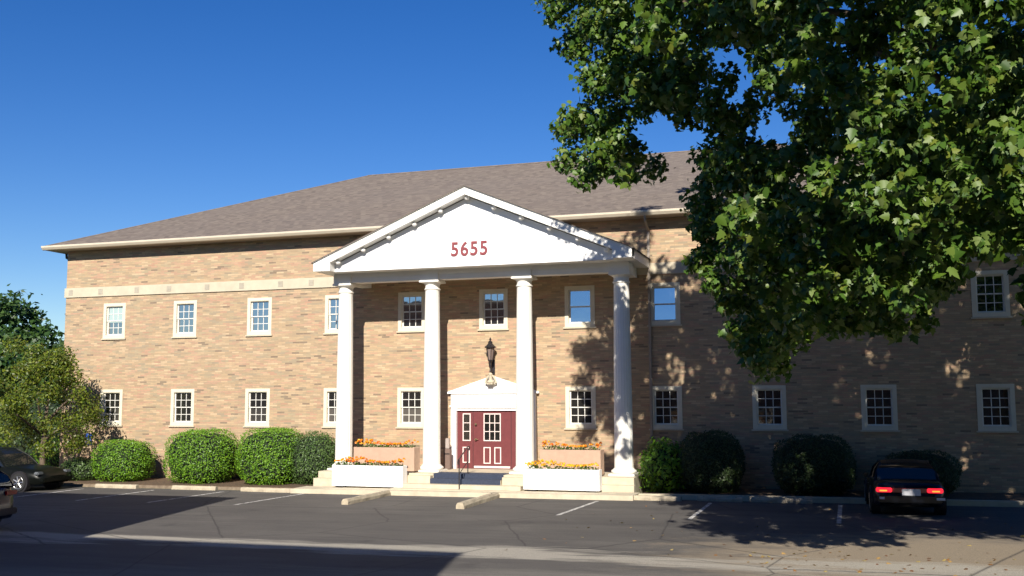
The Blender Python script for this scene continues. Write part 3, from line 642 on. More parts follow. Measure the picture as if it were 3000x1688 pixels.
stop('concrete wheel stop deep in tree shade between the dark hedges', 10.0, -3.6, 0, 1.7)
stop('concrete kerb bar lying out from the left side of the steps', -2.2, -5.5, math.pi / 2 + .01, 3.0, None, 'kerb_bar', .11, .16)['category'] = 'kerb bar'
stop('concrete kerb bar lying out from the right side of the steps', 1.5, -5.65, math.pi / 2 + .03, 3.4, None, 'kerb_bar', .12, .17)['category'] = 'kerb bar'
# dry leaves on the lot
lv = rng.random((70, 2)); LP = np.column_stack([5 + 11 * lv[:, 0], -5 - 11 * lv[:, 1]]); LP = np.vstack([LP, np.column_stack([10 + 5 * rng.random(80), -13 - 2.6 * rng.random(80)])])
LP3 = np.column_stack([LP, [gz(x) + .018 for x in LP[:, 0]]])
lo_ = leaf_mesh('fallen_leaves', LP3, rng.normal(size=LP3.shape) * .25 + np.array([0, 0, 1.]), .05 + .05 * rng.random(len(LP3)), MAPLE, leafmat('dry fallen leaves', [(.35, .22, .08), (.22, .11, .04), (.40, .30, .10), (.16, .08, .04)], .1))
tag(lo_, 'dry yellow and brown leaves scattered over the asphalt at the right', 'fallen leaves', kind='stuff')
# ------------------------------------------------------------------ hedges
hedge('lowest green shrub at the left between the dark sedan and the first hedge', -16.2, -1.6, .72, .6, gz(-16) + .05, .95, 2600, LEAF_H2, .07)
hedge('smallest round clipped hedge, leftmost of those against the lit brick wall', -14.35, -1.5, 1.0, .95, gz(-14) + .05, 1.62, 7500, LEAF_H, .07, 3.2)
hedge('wide round clipped hedge standing alone in the middle of the lit brick wall', -10.88, -1.5, 1.20, 1.1, gz(-11) + .05, 2.03, 10500, LEAF_H, .07, 3.4)
hedge('tall clipped hedge, left one of the twin pair beside the portico', -7.95, -1.5, 1.08, 1.05, gz(-8) + .05, 2.12, 9500, LEAF_H, .07, 3.4)
hedge('duller green hedge, right one of the twin pair touching the portico', -6.35, -1.25, .82, .85, gz(-6) + .05, 1.96, 6000, LEAF_H2, .07, 2.7, .06)
hedge('loose leafy bush right of the portico beside the downspout', 6.3, -1.6, .68, .75, gz(6) + .05, 1.75, 2600, LEAF_H, .13, 2.2, .12, name='leafy_bush', cat='bush', lump=.08)
hedge('tall rounded hedge half in tree shade, right of the leafy bush', 7.75, -1.5, .98, 1.0, gz(8) + .05, 2.12, 8000, LEAF_SHADED, .07, 2.9)
hedge('black looking hedge fully in tree shade, left of the parked dark car', 10.85, -1.5, 1.15, 1.05, gz(11) + .05, 2.02, 8500, LEAF_SHADED, .07, 3.0)
hedge('shaded hedge behind the dark car with red tail lights', 13.9, -1.35, 1.05, .9, gz(14) + .05, 1.6, 6000, LEAF_SHADED, .07, 2.6)
hedge('tall unclipped dark shrub filling the gap behind the black sedan', -23.5, 4.0, 3.2, 1.6, gz(-23), 3.2, 5200, LEAF_D, .16, 2.2, .1, name='background_shrub', lump=.1)
hedge('low sunlit shrub seen under the small tree by the building corner', -20.2, 1.6, 1.0, .8, gz(-20), 1.5, 2200, LEAF_H, .10, 2.2, .1, name='background_shrub', lump=.08)
# ------------------------------------------------------------------ cars
def car(label, loc, rz, paint, L=4.7, W=1.8, H=1.42, hatch=False, suv=False, lit=False, plate=True):
    r = empty('parked_car', loc, rz); tag(r, label, 'car')
    h = L / 2
    zb = .74 if not suv else .98; top = H
    # body stations: x, shoulder height, half width, sill height   (+x is the nose)
    st = [(-h, .52 * zb / .74, .62 * W / 2, .34), (-h + .05, .66 * zb / .74, .80 * W / 2, .28), (-h + .22, .80 * zb / .74, .92 * W / 2, .24), (-h + .55, .85 * zb / .74, .97 * W / 2, .22), (-h + 1.1, .87 * zb / .74, W / 2, .20),
          (-.3, .86 * zb / .74, W / 2, .18), (.7, .84 * zb / .74, W / 2, .18), (h - 1.3, .80 * zb / .74, .99 * W / 2, .20), (h - .7, .74 * zb / .74, .95 * W / 2, .22), (h - .3, .67 * zb / .74, .88 * W / 2, .23), (h - .08, .56 * zb / .74, .76 * W / 2, .26), (h, .48 * zb / .74, .62 * W / 2, .30)]
    b = MB(); K = None
    for x, zs, hw_, zl in st:
        crown = .05
        half = [(0, zs + crown), (hw_ * .55, zs + crown * .8), (hw_ * .86, zs + .01), (hw_ * .965, zs - .07), (hw_ * 1.0, zs - .20), (hw_ * 1.0, (zs + zl) / 2), (hw_ * .975, zl + .05), (hw_ * .90, zl), (0, zl)]
        ring = [(x, y, z) for y, z in half] + [(x, -y, z) for y, z in half[-2:0:-1]]
        K = len(ring); b.v += ring
    for i in range(len(st) - 1):
        for k in range(K): l = (k + 1) % K; b.f.append((i * K + k, i * K + l, (i + 1) * K + l, (i + 1) * K + k)); b.mi.append(0)
    b.f.append(tuple(range(K))); b.mi.append(0); b.f.append(tuple((len(st) - 1) * K + k for k in range(K - 1, -1, -1))); b.mi.append(0)
    body = b.build('body', paint, r, smooth='auto')
    # greenhouse: (x, z, halfwidth) bottom and top outline
    zc = (zb + .10)
    if suv: bx0, tx0, tx1, bx1 = -h + .12, -h + .38, h - 1.95, h - 1.35
    else: bx0, tx0, tx1, bx1 = -h + .62, -h + 1.35, h - 2.35, h - 1.45
    g_ = MB(); hb, ht = W / 2 * .90, W / 2 * .68
    N = 7
    def strip(t):            # t across the roof profile from rear base to nose base
        pass
    low = [(bx0, zc - .06), (bx1, zc - .10)]
    prof = [(bx0, zc - .05, hb * .9), (bx0 * .5 + tx0 * .5, (zc + top) / 2 + .03, (hb + ht) / 2), (tx0, top - .05, ht * .98), (tx0 + .35, top, ht), ((tx0 + tx1) / 2, top + .015, ht), (tx1 - .2, top - .01, ht), (tx1, top - .06, ht * .98), (bx1 * .5 + tx1 * .5, (zc + top) / 2 + .01, (hb + ht) / 2), (bx1, zc - .07, hb * .9)]
    vs = []; 
    for x, z, hw_ in prof: vs += [(x, -hw_, z), (x, -hw_ * .5, z + .03), (x, hw_ * .5, z + .03), (x, hw_, z)]
    n = len(prof)
    for i in range(n - 1):
        for k in range(3):
            g_.cur = 1 if (i < 2 or i > n - 4) else 0
            pass
    g_.v = vs
    for i in range(n - 1):
        for k in range(3): g_.f.append((i * 4 + k, i * 4 + k + 1, (i + 1) * 4 + k + 1, (i + 1) * 4 + k)); g_.mi.append(1 if (i < 2 or i > n - 4) else 0)
    # side glass down to the shoulder
    for s_ in (0, 3):
        base = len(g_.v); yy = -hb if s_ == 0 else hb
        for x, z, hw_ in prof: g_.v.append((min(max(x, bx0), bx1), yy, zc - .09))
        for i in range(n - 1): g_.f.append((i * 4 + s_, (i + 1) * 4 + s_, base + i + 1, base + i)); g_.mi.append(1)
    gl = g_.build('cabin', [paint, CARGL], r, smooth='auto')
    # pillars
    for s_ in (-1, 1):
        p = MB()
        for (xa_, xb2) in ((bx0 + .02, tx0), ((bx0 + bx1) / 2 - .05, (tx0 + tx1) / 2 - .05), (bx1 - .02, tx1)):
            p.tube([(xa_, s_ * hb * .995, zc - .08), ((xa_ + xb2) / 2, s_ * ((hb + ht) / 2 + .012), (zc + top) / 2 + .01), (xb2, s_ * ht * 1.0, top - .05)], .028, 6)
        p.tube([(tx0, s_ * ht, top - .045), ((tx0 + tx1) / 2, s_ * (ht + .01), top + .0), (tx1, s_ * ht, top - .055)], .03, 6)
        p.build('pillars', paint, r)
    # wheels with dark arches
    for sx in (-1, 1):
        for s_ in (-1, 1):
            wx = (h - .86) if sx > 0 else (-h + .92); R = .32 if not suv else .37; y = s_ * (W / 2 - .10)
            a = MB(); bm = bmesh.new(); bmesh.ops.create_cone(bm, cap_ends=True, segments=28, radius1=R + .065, radius2=R + .065, depth=.22)
            a.frombm(bm, Matrix.Translation((wx, s_ * (W / 2 - .105), R)) @ Matrix.Rotation(math.pi / 2, 4, 'X'))
            a.build('wheel_arch', BLACKM, r)
            t = MB(); ring = []
            nn = 28; pr = [(R - .10, -.10), (R - .02, -.10), (R, -.06), (R, .06), (R - .02, .10), (R - .10, .10)]
            for i in range(nn):
                a0 = 2 * math.pi * i / nn
                for rr, o_ in pr: t.v.append((rr * math.cos(a0), o_, rr * math.sin(a0)))
            for i in range(nn):
                j = (i + 1) % nn
                for k in range(6): l = (k + 1) % 6; t.f.append((i * 6 + k, i * 6 + l, j * 6 + l, j * 6 + k)); t.mi.append(0)
            wh = t.build('wheel', TYRE, r, smooth='auto', loc=(wx, y + s_ * .03, R))
            q = MB(); bm = bmesh.new(); bmesh.ops.create_cone(bm, cap_ends=True, segments=24, radius1=R - .10, radius2=R - .10, depth=.05); q.frombm(bm, Matrix.Rotation(math.pi / 2, 4, 'X')); q.build('hub_well', BLACKM, wh)
            q = MB()
            for k in range(7):
                a0 = 2 * math.pi * k / 7; q.tube([(.03 * math.cos(a0), s_ * .075, .03 * math.sin(a0)), ((R - .11) * math.cos(a0), s_ * .085, (R - .11) * math.sin(a0))], [.03, .02], 6)
            pts = [((R - .105) * math.cos(2 * math.pi * k / 24), s_ * .085, (R - .105) * math.sin(2 * math.pi * k / 24)) for k in range(25)]; q.tube(pts, .014, 6)
            q.build('rim', ALLOY, wh, smooth='auto')
    # lights, bumper strip, plate, mirrors, handles
    zl_ = .66 * zb / .74
    for s_ in (-1, 1):
        q = MB(); q.box(h - .30, h - .10, s_ * W / 2 * .76 - .16, s_ * W / 2 * .76 + .12, zl_ - .09, zl_ + .02, .03); q.build('headlight', HLAMP, r)
        q = MB(); q.box(-h - .005, -h + .16, s_ * .60 - .19, s_ * .60 + .19, zl_ - .05, zl_ + .06, .02); q.build('tail_light', TAIL if lit else TAILOFF, r)
        if lit: q = MB(); q.box(-h - .012, -h - .004, s_ * .62 - .09, s_ * .62 + .09, zl_ - .025, zl_ + .01, .003); q.build('turn_signal', AMBER, r)
        q = MB(); q.box(bx1 - .42, bx1 - .24, s_ * (hb + .11) - .07, s_ * (hb + .11) + .07, zc - .05, zc + .08, .025); q.build('mirror', paint, r)
        for hx in (-.55, .45): q = MB(); q.box(hx - .09, hx + .09, s_ * (W / 2 + .008) - .012, s_ * (W / 2 + .008) + .012, zb - .05, zb - .02, .006); q.build('door_handle', BLACKM, r)
        for hx in (-.72, .28, 1.22):
            q = MB(); q.box(hx - .004, hx + .004, s_ * (W / 2 + .002) - .003, s_ * (W / 2 + .002) + .003, .3, zb + .0); q.build('door_seam', BLACKM, r)
    q = MB(); q.box(-h - .05, -h + .15, -W / 2 * .86, W / 2 * .86, .36, .52, .03); q.build('rear_bumper', paint, r)
    q = MB(); q.box(h - .17, h + .04, -W / 2 * .80, W / 2 * .80, .32, .46, .03); q.build('front_bumper', paint, r)
    if lit:
        q = MB(); q.box(-h - .003, -h + .1, -.41, .41, zl_ - .05, zl_ + .06, .012); q.build('reflector_panel', TAILOFF, r)
        q = MB(); q.box(-h - .014, -h - .0045, -.26, .18, zl_ - .12, zl_ + .04, .004); q.build('license_plate', PLATE, r)
        for s_, w2 in ((-.72, .10), (.66, .06)):
            q = MB(); q.box(-h - .064, -h - .051, s_ - w2, s_ + w2, .44, .50, .004); q.build('bumper_glint', PLATE, r)  # pale chips painted in as sun glints on the bumper
    elif plate:
        q = MB(); q.box(-h - .014, -h - .0, -.15, .15, zl_ - .14, zl_ + .01, .004); q.build('license_plate', PLATE, r)
    return r
TYRE = mat('tyre rubber', (.015, .015, .015), .85); ALLOY = mat('alloy rim', (.55, .54, .52), .3, .9); HLAMP = mat('clear lamp lens', (.12, .13, .14), .15)
def emis(name, col, st):
    m_ = mat(name, col, .25); b_ = m_.node_tree.nodes['Principled BSDF']; b_.inputs['Emission Color'].default_value = (*col, 1); b_.inputs['Emission Strength'].default_value = st; return m_
TAIL = emis('lit red lamp', (.75, .012, .03), 1.1); AMBER = emis('lit amber lamp', (.95, .28, .03), 1.3); TAILOFF = mat('red lamp lens', (.35, .006, .012), .2)
PLATE = mat('white reflective plate', (.80, .80, .84), .5)
P1 = mat('black green car paint', (.005, .006, .005), .3, .0, .12); P2 = mat('dark navy car paint', (.012, .015, .035), .22, .0, .35); P3 = mat('dark blue black car paint', (.005, .007, .013), .2, .0, .3)
car('black sedan parked under the left tree with a silver alloy wheel', (-17.0, -4.75, gz(-16) + .006), .03, P1, 4.8, 1.82, 1.43)
car('dark blue car cut off by the lower left edge of the photo', (-9.87, -14.85, gz(-9) + .006), math.pi + .05, P2, 4.7, 1.8, 1.42, suv=True)
car('dark car with red tail lights parked nose in under the big tree', (13.25, -4.35, gz(13) + .006), math.pi / 2 + .03, P3, 4.5, 1.78, 1.30, lit=True)
# ------------------------------------------------------------------ the small tree at the left
def trunk(mb, pts, rad): mb.tube(pts, rad, 10)
t = empty('small_tree', (-17.3, -2.5, gz(-17))); tag(t, 'low yellow green tree beside the left corner of the brick building', 'tree')
q = MB(); q.tube([(0, 0, -.1), (.03, 0, .5), (-.02, .03, 1.3), (.05, 0, 2.0), (.1, .05, 3.2)], [.15, .11, .10, .085, .05], 10)
for a0, L_, z_ in ((.3, 1.9, 1.6), (2.4, 2.0, 1.5), (4.0, 1.6, 1.8), (5.3, 1.7, 1.9), (1.3, 1.4, 2.2)): q.tube([(0, 0, z_), (math.cos(a0) * L_ * .5, math.sin(a0) * L_ * .5, z_ + .7), (math.cos(a0) * L_, math.sin(a0) * L_, z_ + 1.3)], [.06, .04, .02], 6)
q.build('trunk', BARK, t, smooth=True)
cl = []
for i in range(78):
    a0 = rng.uniform(0, 6.283); rr = 0; z_ = rng.uniform(1.35, 4.9); lim = 2.45 * math.sqrt(max(.05, 1 - ((z_ - 2.6) / 2.5) ** 2)); rr = lim * math.sqrt(rng.random())
    cl.append((rr * math.cos(a0) - .3, rr * math.sin(a0) * .8, z_, rng.uniform(.38, .55)))
for x_, z_ in ((-2.6, 4.9), (-2.0, 5.3), (-1.4, 5.2), (-3.0, 4.2), (-3.2, 3.2), (-3.1, 2.3), (1.9, 3.3), (2.0, 2.3), (2.1, 2.8), (1.3, 4.0), (.8, 4.5), (.1, 4.8), (-.6, 5.0), (-2.2, 1.9), (-3.0, 1.8)): cl.append((x_, rng.uniform(-.6, .6), z_, .5))
P, N = clump_points(cl, 520, .3); leaf_mesh('crown', P, N, .08 + .06 * rng.random(len(P)), SIMPLE, LEAF_Y, t, droop=.3)
# ------------------------------------------------------------------ trees far behind at the left
def far_tree(label, x, y, h, r, seed, matl=LEAF_G, n=60, conic=False, z0=1.5):
    t = empty('background_tree', (x, y, 0)); tag(t, label, 'tree', None)
    q = MB(); q.tube([(0, 0, -.2), (.1, 0, h * .35), (0, .1, h * .8)], [r * .09, r * .06, .05], 8); q.build('trunk', BARK, t)
    rs_ = np.random.default_rng(seed); cl = []
    for i in range(n):
        u = rs_.random(); z_ = z0 + (h - z0) * u; lim = r * (1 - u) ** .8 if conic else r * math.sqrt(max(.03, 1 - (2 * u - .85) ** 2 / 1.4))
        a0 = rs_.uniform(0, 6.283); rr = lim * rs_.random() ** .5; cl.append((rr * math.cos(a0), rr * math.sin(a0), z_, r * rs_.uniform(.2, .32)))
    P, N = clump_points(cl, 95 / max(.4, (r * .26 / .75) ** 2) * 1.0, .3); leaf_mesh('crown', P, N, .35 + .2 * rng.random(len(P)), SIMPLE, matl, t)
    return t
far_tree('tallest dark tree behind at the left edge of the photo', -46.5, 25, 10.2, 4.6, 3, LEAF_G, 90)
far_tree('dark pointed tree showing just left of the building corner', -37.4, 24, 11.4, 3.6, 4, LEAF_D, 80, True)
far_tree('rounded tree low in the gap between the two taller background trees', -41.2, 20, 7.4, 3.4, 6, LEAF_G, 70)
far_tree('broad tree behind the roof of the black sedan', -31.0, 9, 5.4, 3.4, 8, LEAF_G, 70, z0=.6)
far_tree('dim green tree at the left edge behind the small yellow green tree', -31.0, 5, 5.0, 3.0, 9, LEAF_D, 70, z0=.6)
q_ = []
for i in range(300): q_.append((-95 + 75 * rng.random(), 38 + 14 * rng.random(), 1.0 + 3.8 * rng.random(), 1.8))
P, N = clump_points(q_, 14, .3); o = leaf_mesh('distant_wood', P, N, .8 + .5 * rng.random(len(P)), SIMPLE, LEAF_G); tag(o, 'low green wood far behind the left corner', 'wood', kind='stuff')
# ------------------------------------------------------------------ the big maple at the right
T = empty('maple_tree', (18.4, -12.5, gz(18))); tag(T, 'large broadleaf tree overhanging the whole right side of the photo', 'tree')
# clump centres and radii: front of the crown, then the shaded depth behind it
CF = [(5.18,-10.27,13.79,0.41),(6.51,-12.59,12.66,0.41),(6.66,-10.74,13.42,0.41),(7.89,-11.66,12.80,0.47),(8.14,-10.88,13.22,0.48),(9.66,-14.46,11.46,0.42),(10.09,-14.91,11.33,0.31),(10.70,-17.36,10.22,0.33),(11.86,-19.78,9.15,0.21),(12.17,-21.35,8.39,0.22),(12.46,-18.81,9.34,0.23),(12.83,-19.85,9.02,0.21),(12.96,-21.27,8.35,0.21),(13.29,-20.41,8.69,0.27),(13.60,-20.33,8.71,0.22),(13.66,-21.22,8.30,0.24),(14.25,-19.58,8.89,0.23),(14.58,-18.90,9.16,0.25),(14.46,-21.04,8.26,0.25),(5.15,-10.14,13.44,0.54),(6.24,-12.54,12.43,0.38),(6.12,-10.09,13.20,0.45),(7.11,-12.33,12.24,0.37),(7.77,-12.52,12.05,0.41),(8.17,-11.67,12.30,0.48),(8.39,-10.72,12.64,0.50),(9.47,-14.32,11.31,0.38),(9.87,-14.95,10.85,0.31),(10.56,-16.85,10.14,0.33),(11.03,-18.63,9.30,0.34),(11.37,-18.68,9.32,0.30),(11.72,-19.54,8.99,0.26),(12.01,-19.78,8.83,0.21),(12.39,-19.28,9.02,0.27),(12.66,-19.89,8.78,0.25),(12.81,-20.99,8.34,0.23),(13.14,-20.05,8.58,0.20),(13.27,-21.48,7.98,0.25),(13.64,-21.21,8.03,0.21),(13.79,-21.20,8.11,0.19),(14.41,-19.50,8.65,0.25),(14.40,-20.81,8.18,0.23),(5.71,-11.96,12.24,0.41),(6.07,-10.58,12.42,0.51),(6.59,-10.22,12.51,0.52),(7.28,-12.03,11.95,0.44),(7.62,-10.44,12.47,0.44),(8.25,-11.45,12.05,0.45),(9.11,-13.30,11.23,0.38),(9.55,-13.56,11.16,0.35),(10.21,-15.00,10.56,0.34),(10.73,-16.20,9.90,0.31),(11.05,-17.75,9.38,0.31),(11.53,-18.87,9.00,0.24),(11.80,-21.39,7.93,0.19),(12.27,-15.25,10.03,0.30),(12.60,-15.14,10.22,0.30),(12.95,-15.35,10.09,0.35),(13.03,-20.21,8.35,0.26),(13.28,-20.76,8.00,0.20),(13.59,-19.48,8.49,0.24),(13.78,-21.00,7.97,0.24),(13.93,-20.93,7.96,0.23),(14.40,-19.65,8.35,0.24),(5.89,-11.20,11.74,0.50),(6.67,-11.74,11.73,0.48),(7.24,-12.20,11.26,0.42),(7.55,-10.89,11.79,0.51),(7.79,-10.39,12.07,0.46),(8.58,-12.06,11.19,0.37),(9.26,-13.21,10.93,0.43),(9.87,-15.13,10.17,0.37),(10.38,-15.01,10.05,0.39),(10.77,-15.83,9.78,0.33),(11.26,-18.13,8.84,0.23),(11.70,-19.85,8.32,0.27),(11.95,-20.07,8.25,0.22),(12.32,-15.75,9.71,0.27),(12.73,-14.47,9.96,0.31),(13.09,-15.51,9.50,0.26),(12.99,-21.45,7.65,0.24),(13.44,-19.60,8.15,0.21),(13.56,-21.34,7.49,0.22),(14.07,-19.08,8.24,0.24),(14.74,-16.15,9.09,0.30),(14.29,-21.22,7.48,0.24),(6.19,-11.52,11.41,0.42),(6.56,-10.12,11.53,0.52),(7.27,-11.91,11.16,0.36),(7.82,-12.16,10.87,0.43),(8.06,-10.08,11.60,0.41),(8.44,-7.75,12.23,0.44),(10.74,-16.87,9.00,0.33),(11.15,-18.27,8.64,0.29),(11.43,-18.89,8.34,0.26),(11.86,-18.96,8.26,0.26),(12.24,-14.39,9.79,0.35),(12.52,-14.64,9.70,0.32),(13.02,-14.91,9.47,0.28),(13.33,-15.71,9.19,0.34),(13.25,-20.81,7.45,0.24),(13.46,-20.28,7.68,0.25),(13.88,-19.12,7.94,0.26),(14.78,-15.70,9.04,0.29),(15.18,-14.54,9.42,0.29),(6.52,-12.01,10.56,0.48),(7.31,-12.64,10.43,0.42),(7.34,-11.08,10.82,0.47),(7.85,-10.50,10.93,0.39),(8.59,-11.96,10.34,0.47),(8.59,-8.67,11.55,0.47),(9.74,-13.30,9.80,0.40),(10.90,-18.10,8.27,0.27),(11.41,-20.03,7.75,0.26),(11.71,-20.21,7.60,0.23),(11.93,-20.80,7.41,0.21),(12.37,-15.25,9.01,0.26),(12.80,-15.59,8.84,0.34),(13.03,-16.09,8.79,0.25),(12.94,-21.48,7.11,0.21),(13.48,-19.53,7.71,0.22),(13.65,-20.32,7.37,0.26),(13.78,-20.92,7.25,0.19),(14.05,-20.76,7.19,0.21),(14.57,-19.49,7.58,0.22),(6.57,-10.73,10.58,0.43),(6.96,-10.01,10.78,0.44),(7.78,-11.49,10.27,0.42),(8.33,-11.80,9.98,0.43),(8.88,-11.66,10.14,0.36),(9.62,-14.66,9.04,0.33),(10.98,-17.09,8.39,0.29),(11.49,-15.68,8.66,0.34),(11.82,-15.03,8.87,0.31),(12.07,-20.78,7.19,0.25),(12.33,-20.40,7.30,0.22),(12.87,-15.72,8.61,0.27),(13.26,-15.50,8.56,0.33),(13.34,-21.17,6.96,0.21),(13.79,-20.20,7.17,0.24),(14.06,-20.46,7.06,0.26),(14.27,-20.72,7.01,0.22),(6.06,-11.79,9.72,0.38),(6.25,-11.14,9.93,0.49),(6.95,-11.10,9.89,0.48),(7.80,-12.37,9.59,0.36),(8.61,-11.48,9.62,0.40),(9.54,-14.53,8.82,0.31),(9.87,-13.92,8.82,0.34),(10.20,-12.23,9.46,0.42),(11.09,-13.37,9.06,0.33),(11.56,-16.62,7.96,0.32),(11.96,-15.54,8.25,0.32),(12.23,-21.21,6.74,0.23),(12.43,-21.06,6.71,0.23),(12.80,-19.51,7.14,0.25),(13.29,-16.36,8.04,0.29),(13.71,-15.58,8.18,0.29),(13.67,-19.23,7.24,0.23),(13.99,-19.12,7.11,0.21),(14.30,-19.53,7.08,0.26),(14.59,-19.29,7.11,0.27),(5.37,-10.00,9.98,0.43),(5.89,-10.52,9.77,0.45),(6.66,-11.31,9.42,0.44),(7.25,-11.99,9.14,0.35),(9.64,-9.57,9.71,0.48),(11.39,-14.46,8.23,0.35),(11.68,-15.04,8.05,0.30),(12.15,-16.59,7.63,0.32),(12.41,-20.77,6.66,0.22),(12.65,-19.35,7.00,0.22),(12.93,-19.60,6.93,0.27),(13.15,-20.28,6.69,0.19),(14.13,-14.53,7.90,0.35),(14.23,-16.80,7.53,0.33),(13.96,-20.48,6.59,0.25),(14.16,-20.56,6.46,0.25),(14.78,-18.82,6.91,0.29),(5.79,-11.15,8.92,0.48),(6.83,-12.61,8.71,0.41),(7.05,-11.75,8.88,0.38),(7.35,-11.29,8.92,0.41),(9.26,-12.57,8.35,0.45),(10.11,-16.04,7.57,0.37),(9.96,-11.09,8.72,0.43),(10.48,-11.57,8.56,0.36),(11.20,-15.63,7.63,0.30),(11.52,-14.48,7.83,0.33),(11.94,-16.11,7.55,0.26),(12.22,-21.38,6.25,0.19),(12.51,-20.04,6.48,0.23),(12.90,-19.37,6.61,0.23),(13.03,-20.78,6.37,0.22),(13.34,-19.98,6.39,0.24),(14.19,-15.12,7.41,0.34),(13.94,-19.73,6.50,0.21),(14.01,-20.68,6.26,0.23),(14.16,-21.42,6.06,0.19),(6.32,-11.88,8.30,0.44),(6.76,-12.19,8.42,0.38),(6.96,-10.25,8.73,0.38),(7.14,-7.50,9.35,0.48),(9.76,-15.26,7.56,0.33),(10.09,-14.14,7.56,0.41),(10.49,-15.81,7.27,0.35),(11.00,-16.86,7.04,0.31),(11.36,-14.30,7.64,0.36),(11.74,-21.08,6.08,0.24),(12.07,-19.17,6.51,0.22),(12.38,-18.90,6.49,0.24),(12.63,-19.10,6.44,0.27),(12.83,-20.53,6.04,0.23),(13.23,-19.46,6.27,0.23),(13.35,-21.16,5.99,0.18),(13.85,-19.69,6.18,0.23),(14.15,-18.90,6.31,0.24),(14.52,-18.85,6.27,0.27),(14.37,-20.92,5.90,0.25),(9.26,-12.95,7.64,0.36),(9.89,-15.26,7.13,0.32),(10.28,-14.75,7.13,0.32),(10.82,-16.18,6.79,0.29),(11.30,-19.25,6.13,0.22),(11.70,-21.21,5.84,0.21),(11.93,-19.20,6.18,0.25),(12.13,-20.09,5.97,0.23),(12.41,-20.87,5.77,0.24),(12.75,-19.09,6.14,0.23),(12.99,-20.31,5.82,0.25),(13.18,-21.27,5.69,0.19),(13.63,-20.33,5.85,0.21),(14.03,-18.94,6.05,0.27),(14.14,-19.54,5.94,0.21),(14.50,-19.71,5.99,0.26),(8.99,-12.51,7.29,0.39),(9.31,-12.92,7.14,0.36),(10.17,-15.87,6.60,0.29),(10.77,-17.54,6.22,0.27),(10.88,-16.46,6.35,0.32),(11.46,-19.63,5.87,0.22),(11.71,-18.82,5.90,0.28),(12.09,-20.70,5.67,0.19),(12.42,-19.58,5.83,0.22),(12.70,-19.68,5.74,0.26),(13.01,-19.17,5.80,0.23),(13.17,-20.38,5.57,0.22),(13.87,-15.23,6.40,0.33),(14.29,-15.30,6.34,0.28),(14.07,-19.73,5.76,0.25),(14.28,-19.70,5.66,0.24),(14.71,-18.75,5.75,0.28),(9.23,-13.50,6.67,0.33),(9.61,-13.31,6.64,0.38),(10.34,-15.75,6.32,0.29),(10.93,-17.95,5.95,0.28),(11.24,-18.53,5.85,0.26),(11.58,-20.04,5.44,0.21),(11.90,-15.87,6.16,0.29),(12.28,-19.01,5.61,0.21),(12.52,-18.14,5.72,0.25),(12.79,-20.65,5.39,0.19),(13.18,-18.04,5.70,0.23),(13.78,-14.73,6.22,0.34),(14.14,-14.57,6.13,0.33),(14.03,-18.45,5.59,0.21),(14.22,-18.80,5.64,0.21),(14.38,-19.57,5.49,0.25),(9.39,-13.31,6.22,0.36),(9.97,-14.87,6.01,0.31),(10.44,-14.71,6.04,0.30),(11.14,-18.07,5.57,0.28),(11.31,-17.96,5.47,0.29),(11.62,-14.81,5.98,0.31),(12.01,-14.13,6.07,0.31),(12.44,-18.12,5.39,0.28),(12.61,-19.35,5.32,0.27),(13.01,-18.50,5.42,0.23),(13.33,-18.87,5.31,0.24),(13.95,-15.05,5.91,0.29),(13.79,-19.61,5.23,0.22),(14.11,-18.66,5.37,0.22),(14.34,-19.48,5.23,0.25),(14.50,-19.56,5.13,0.26),(9.22,-13.75,5.94,0.42),(9.79,-14.16,5.88,0.32),(10.31,-16.24,5.59,0.36),(10.60,-15.34,5.59,0.38),(11.28,-18.72,5.19,0.23),(11.57,-18.64,5.08,0.27),(11.96,-18.34,5.16,0.27),(12.21,-18.45,5.10,0.27),(12.43,-18.88,5.01,0.25),(12.75,-18.22,5.13,0.26),(13.16,-17.76,5.18,0.28),(13.54,-18.01,5.11,0.27),(9.51,-14.20,5.42,0.31),(10.05,-14.35,5.45,0.35),(10.44,-14.43,5.34,0.36),(10.86,-13.63,5.31,0.37),(11.43,-18.95,4.77,0.24),(11.67,-18.98,4.86,0.27),(11.99,-18.33,4.88,0.29),(12.33,-19.03,4.87,0.28),(12.64,-18.88,4.72,0.27),(13.05,-18.21,4.90,0.29),(13.37,-17.31,4.94,0.30),(9.75,-13.58,5.10,0.34),(9.92,-11.71,5.23,0.45),(10.61,-13.38,5.07,0.32),(11.01,-13.79,5.10,0.33),(11.48,-17.35,4.61,0.29),(11.90,-18.60,4.63,0.24),(12.15,-17.16,4.73,0.29),(12.60,-16.73,4.62,0.27),(12.74,-19.29,4.52,0.23),(13.00,-18.86,4.53,0.23),(10.04,-14.82,4.46,0.36),(10.23,-12.27,4.75,0.39),(10.60,-12.65,4.62,0.32),(11.35,-18.03,4.40,0.24),(11.71,-17.50,4.42,0.28),(12.09,-17.14,4.39,0.31),(12.43,-16.29,4.45,0.30),(12.69,-16.61,4.37,0.24),(13.11,-16.93,4.43,0.28),(10.25,-15.49,4.14,0.35),(10.53,-14.20,4.13,0.38),(11.01,-14.80,4.29,0.35),(10.48,-15.84,3.78,0.33),(10.70,-13.75,3.81,0.31)]
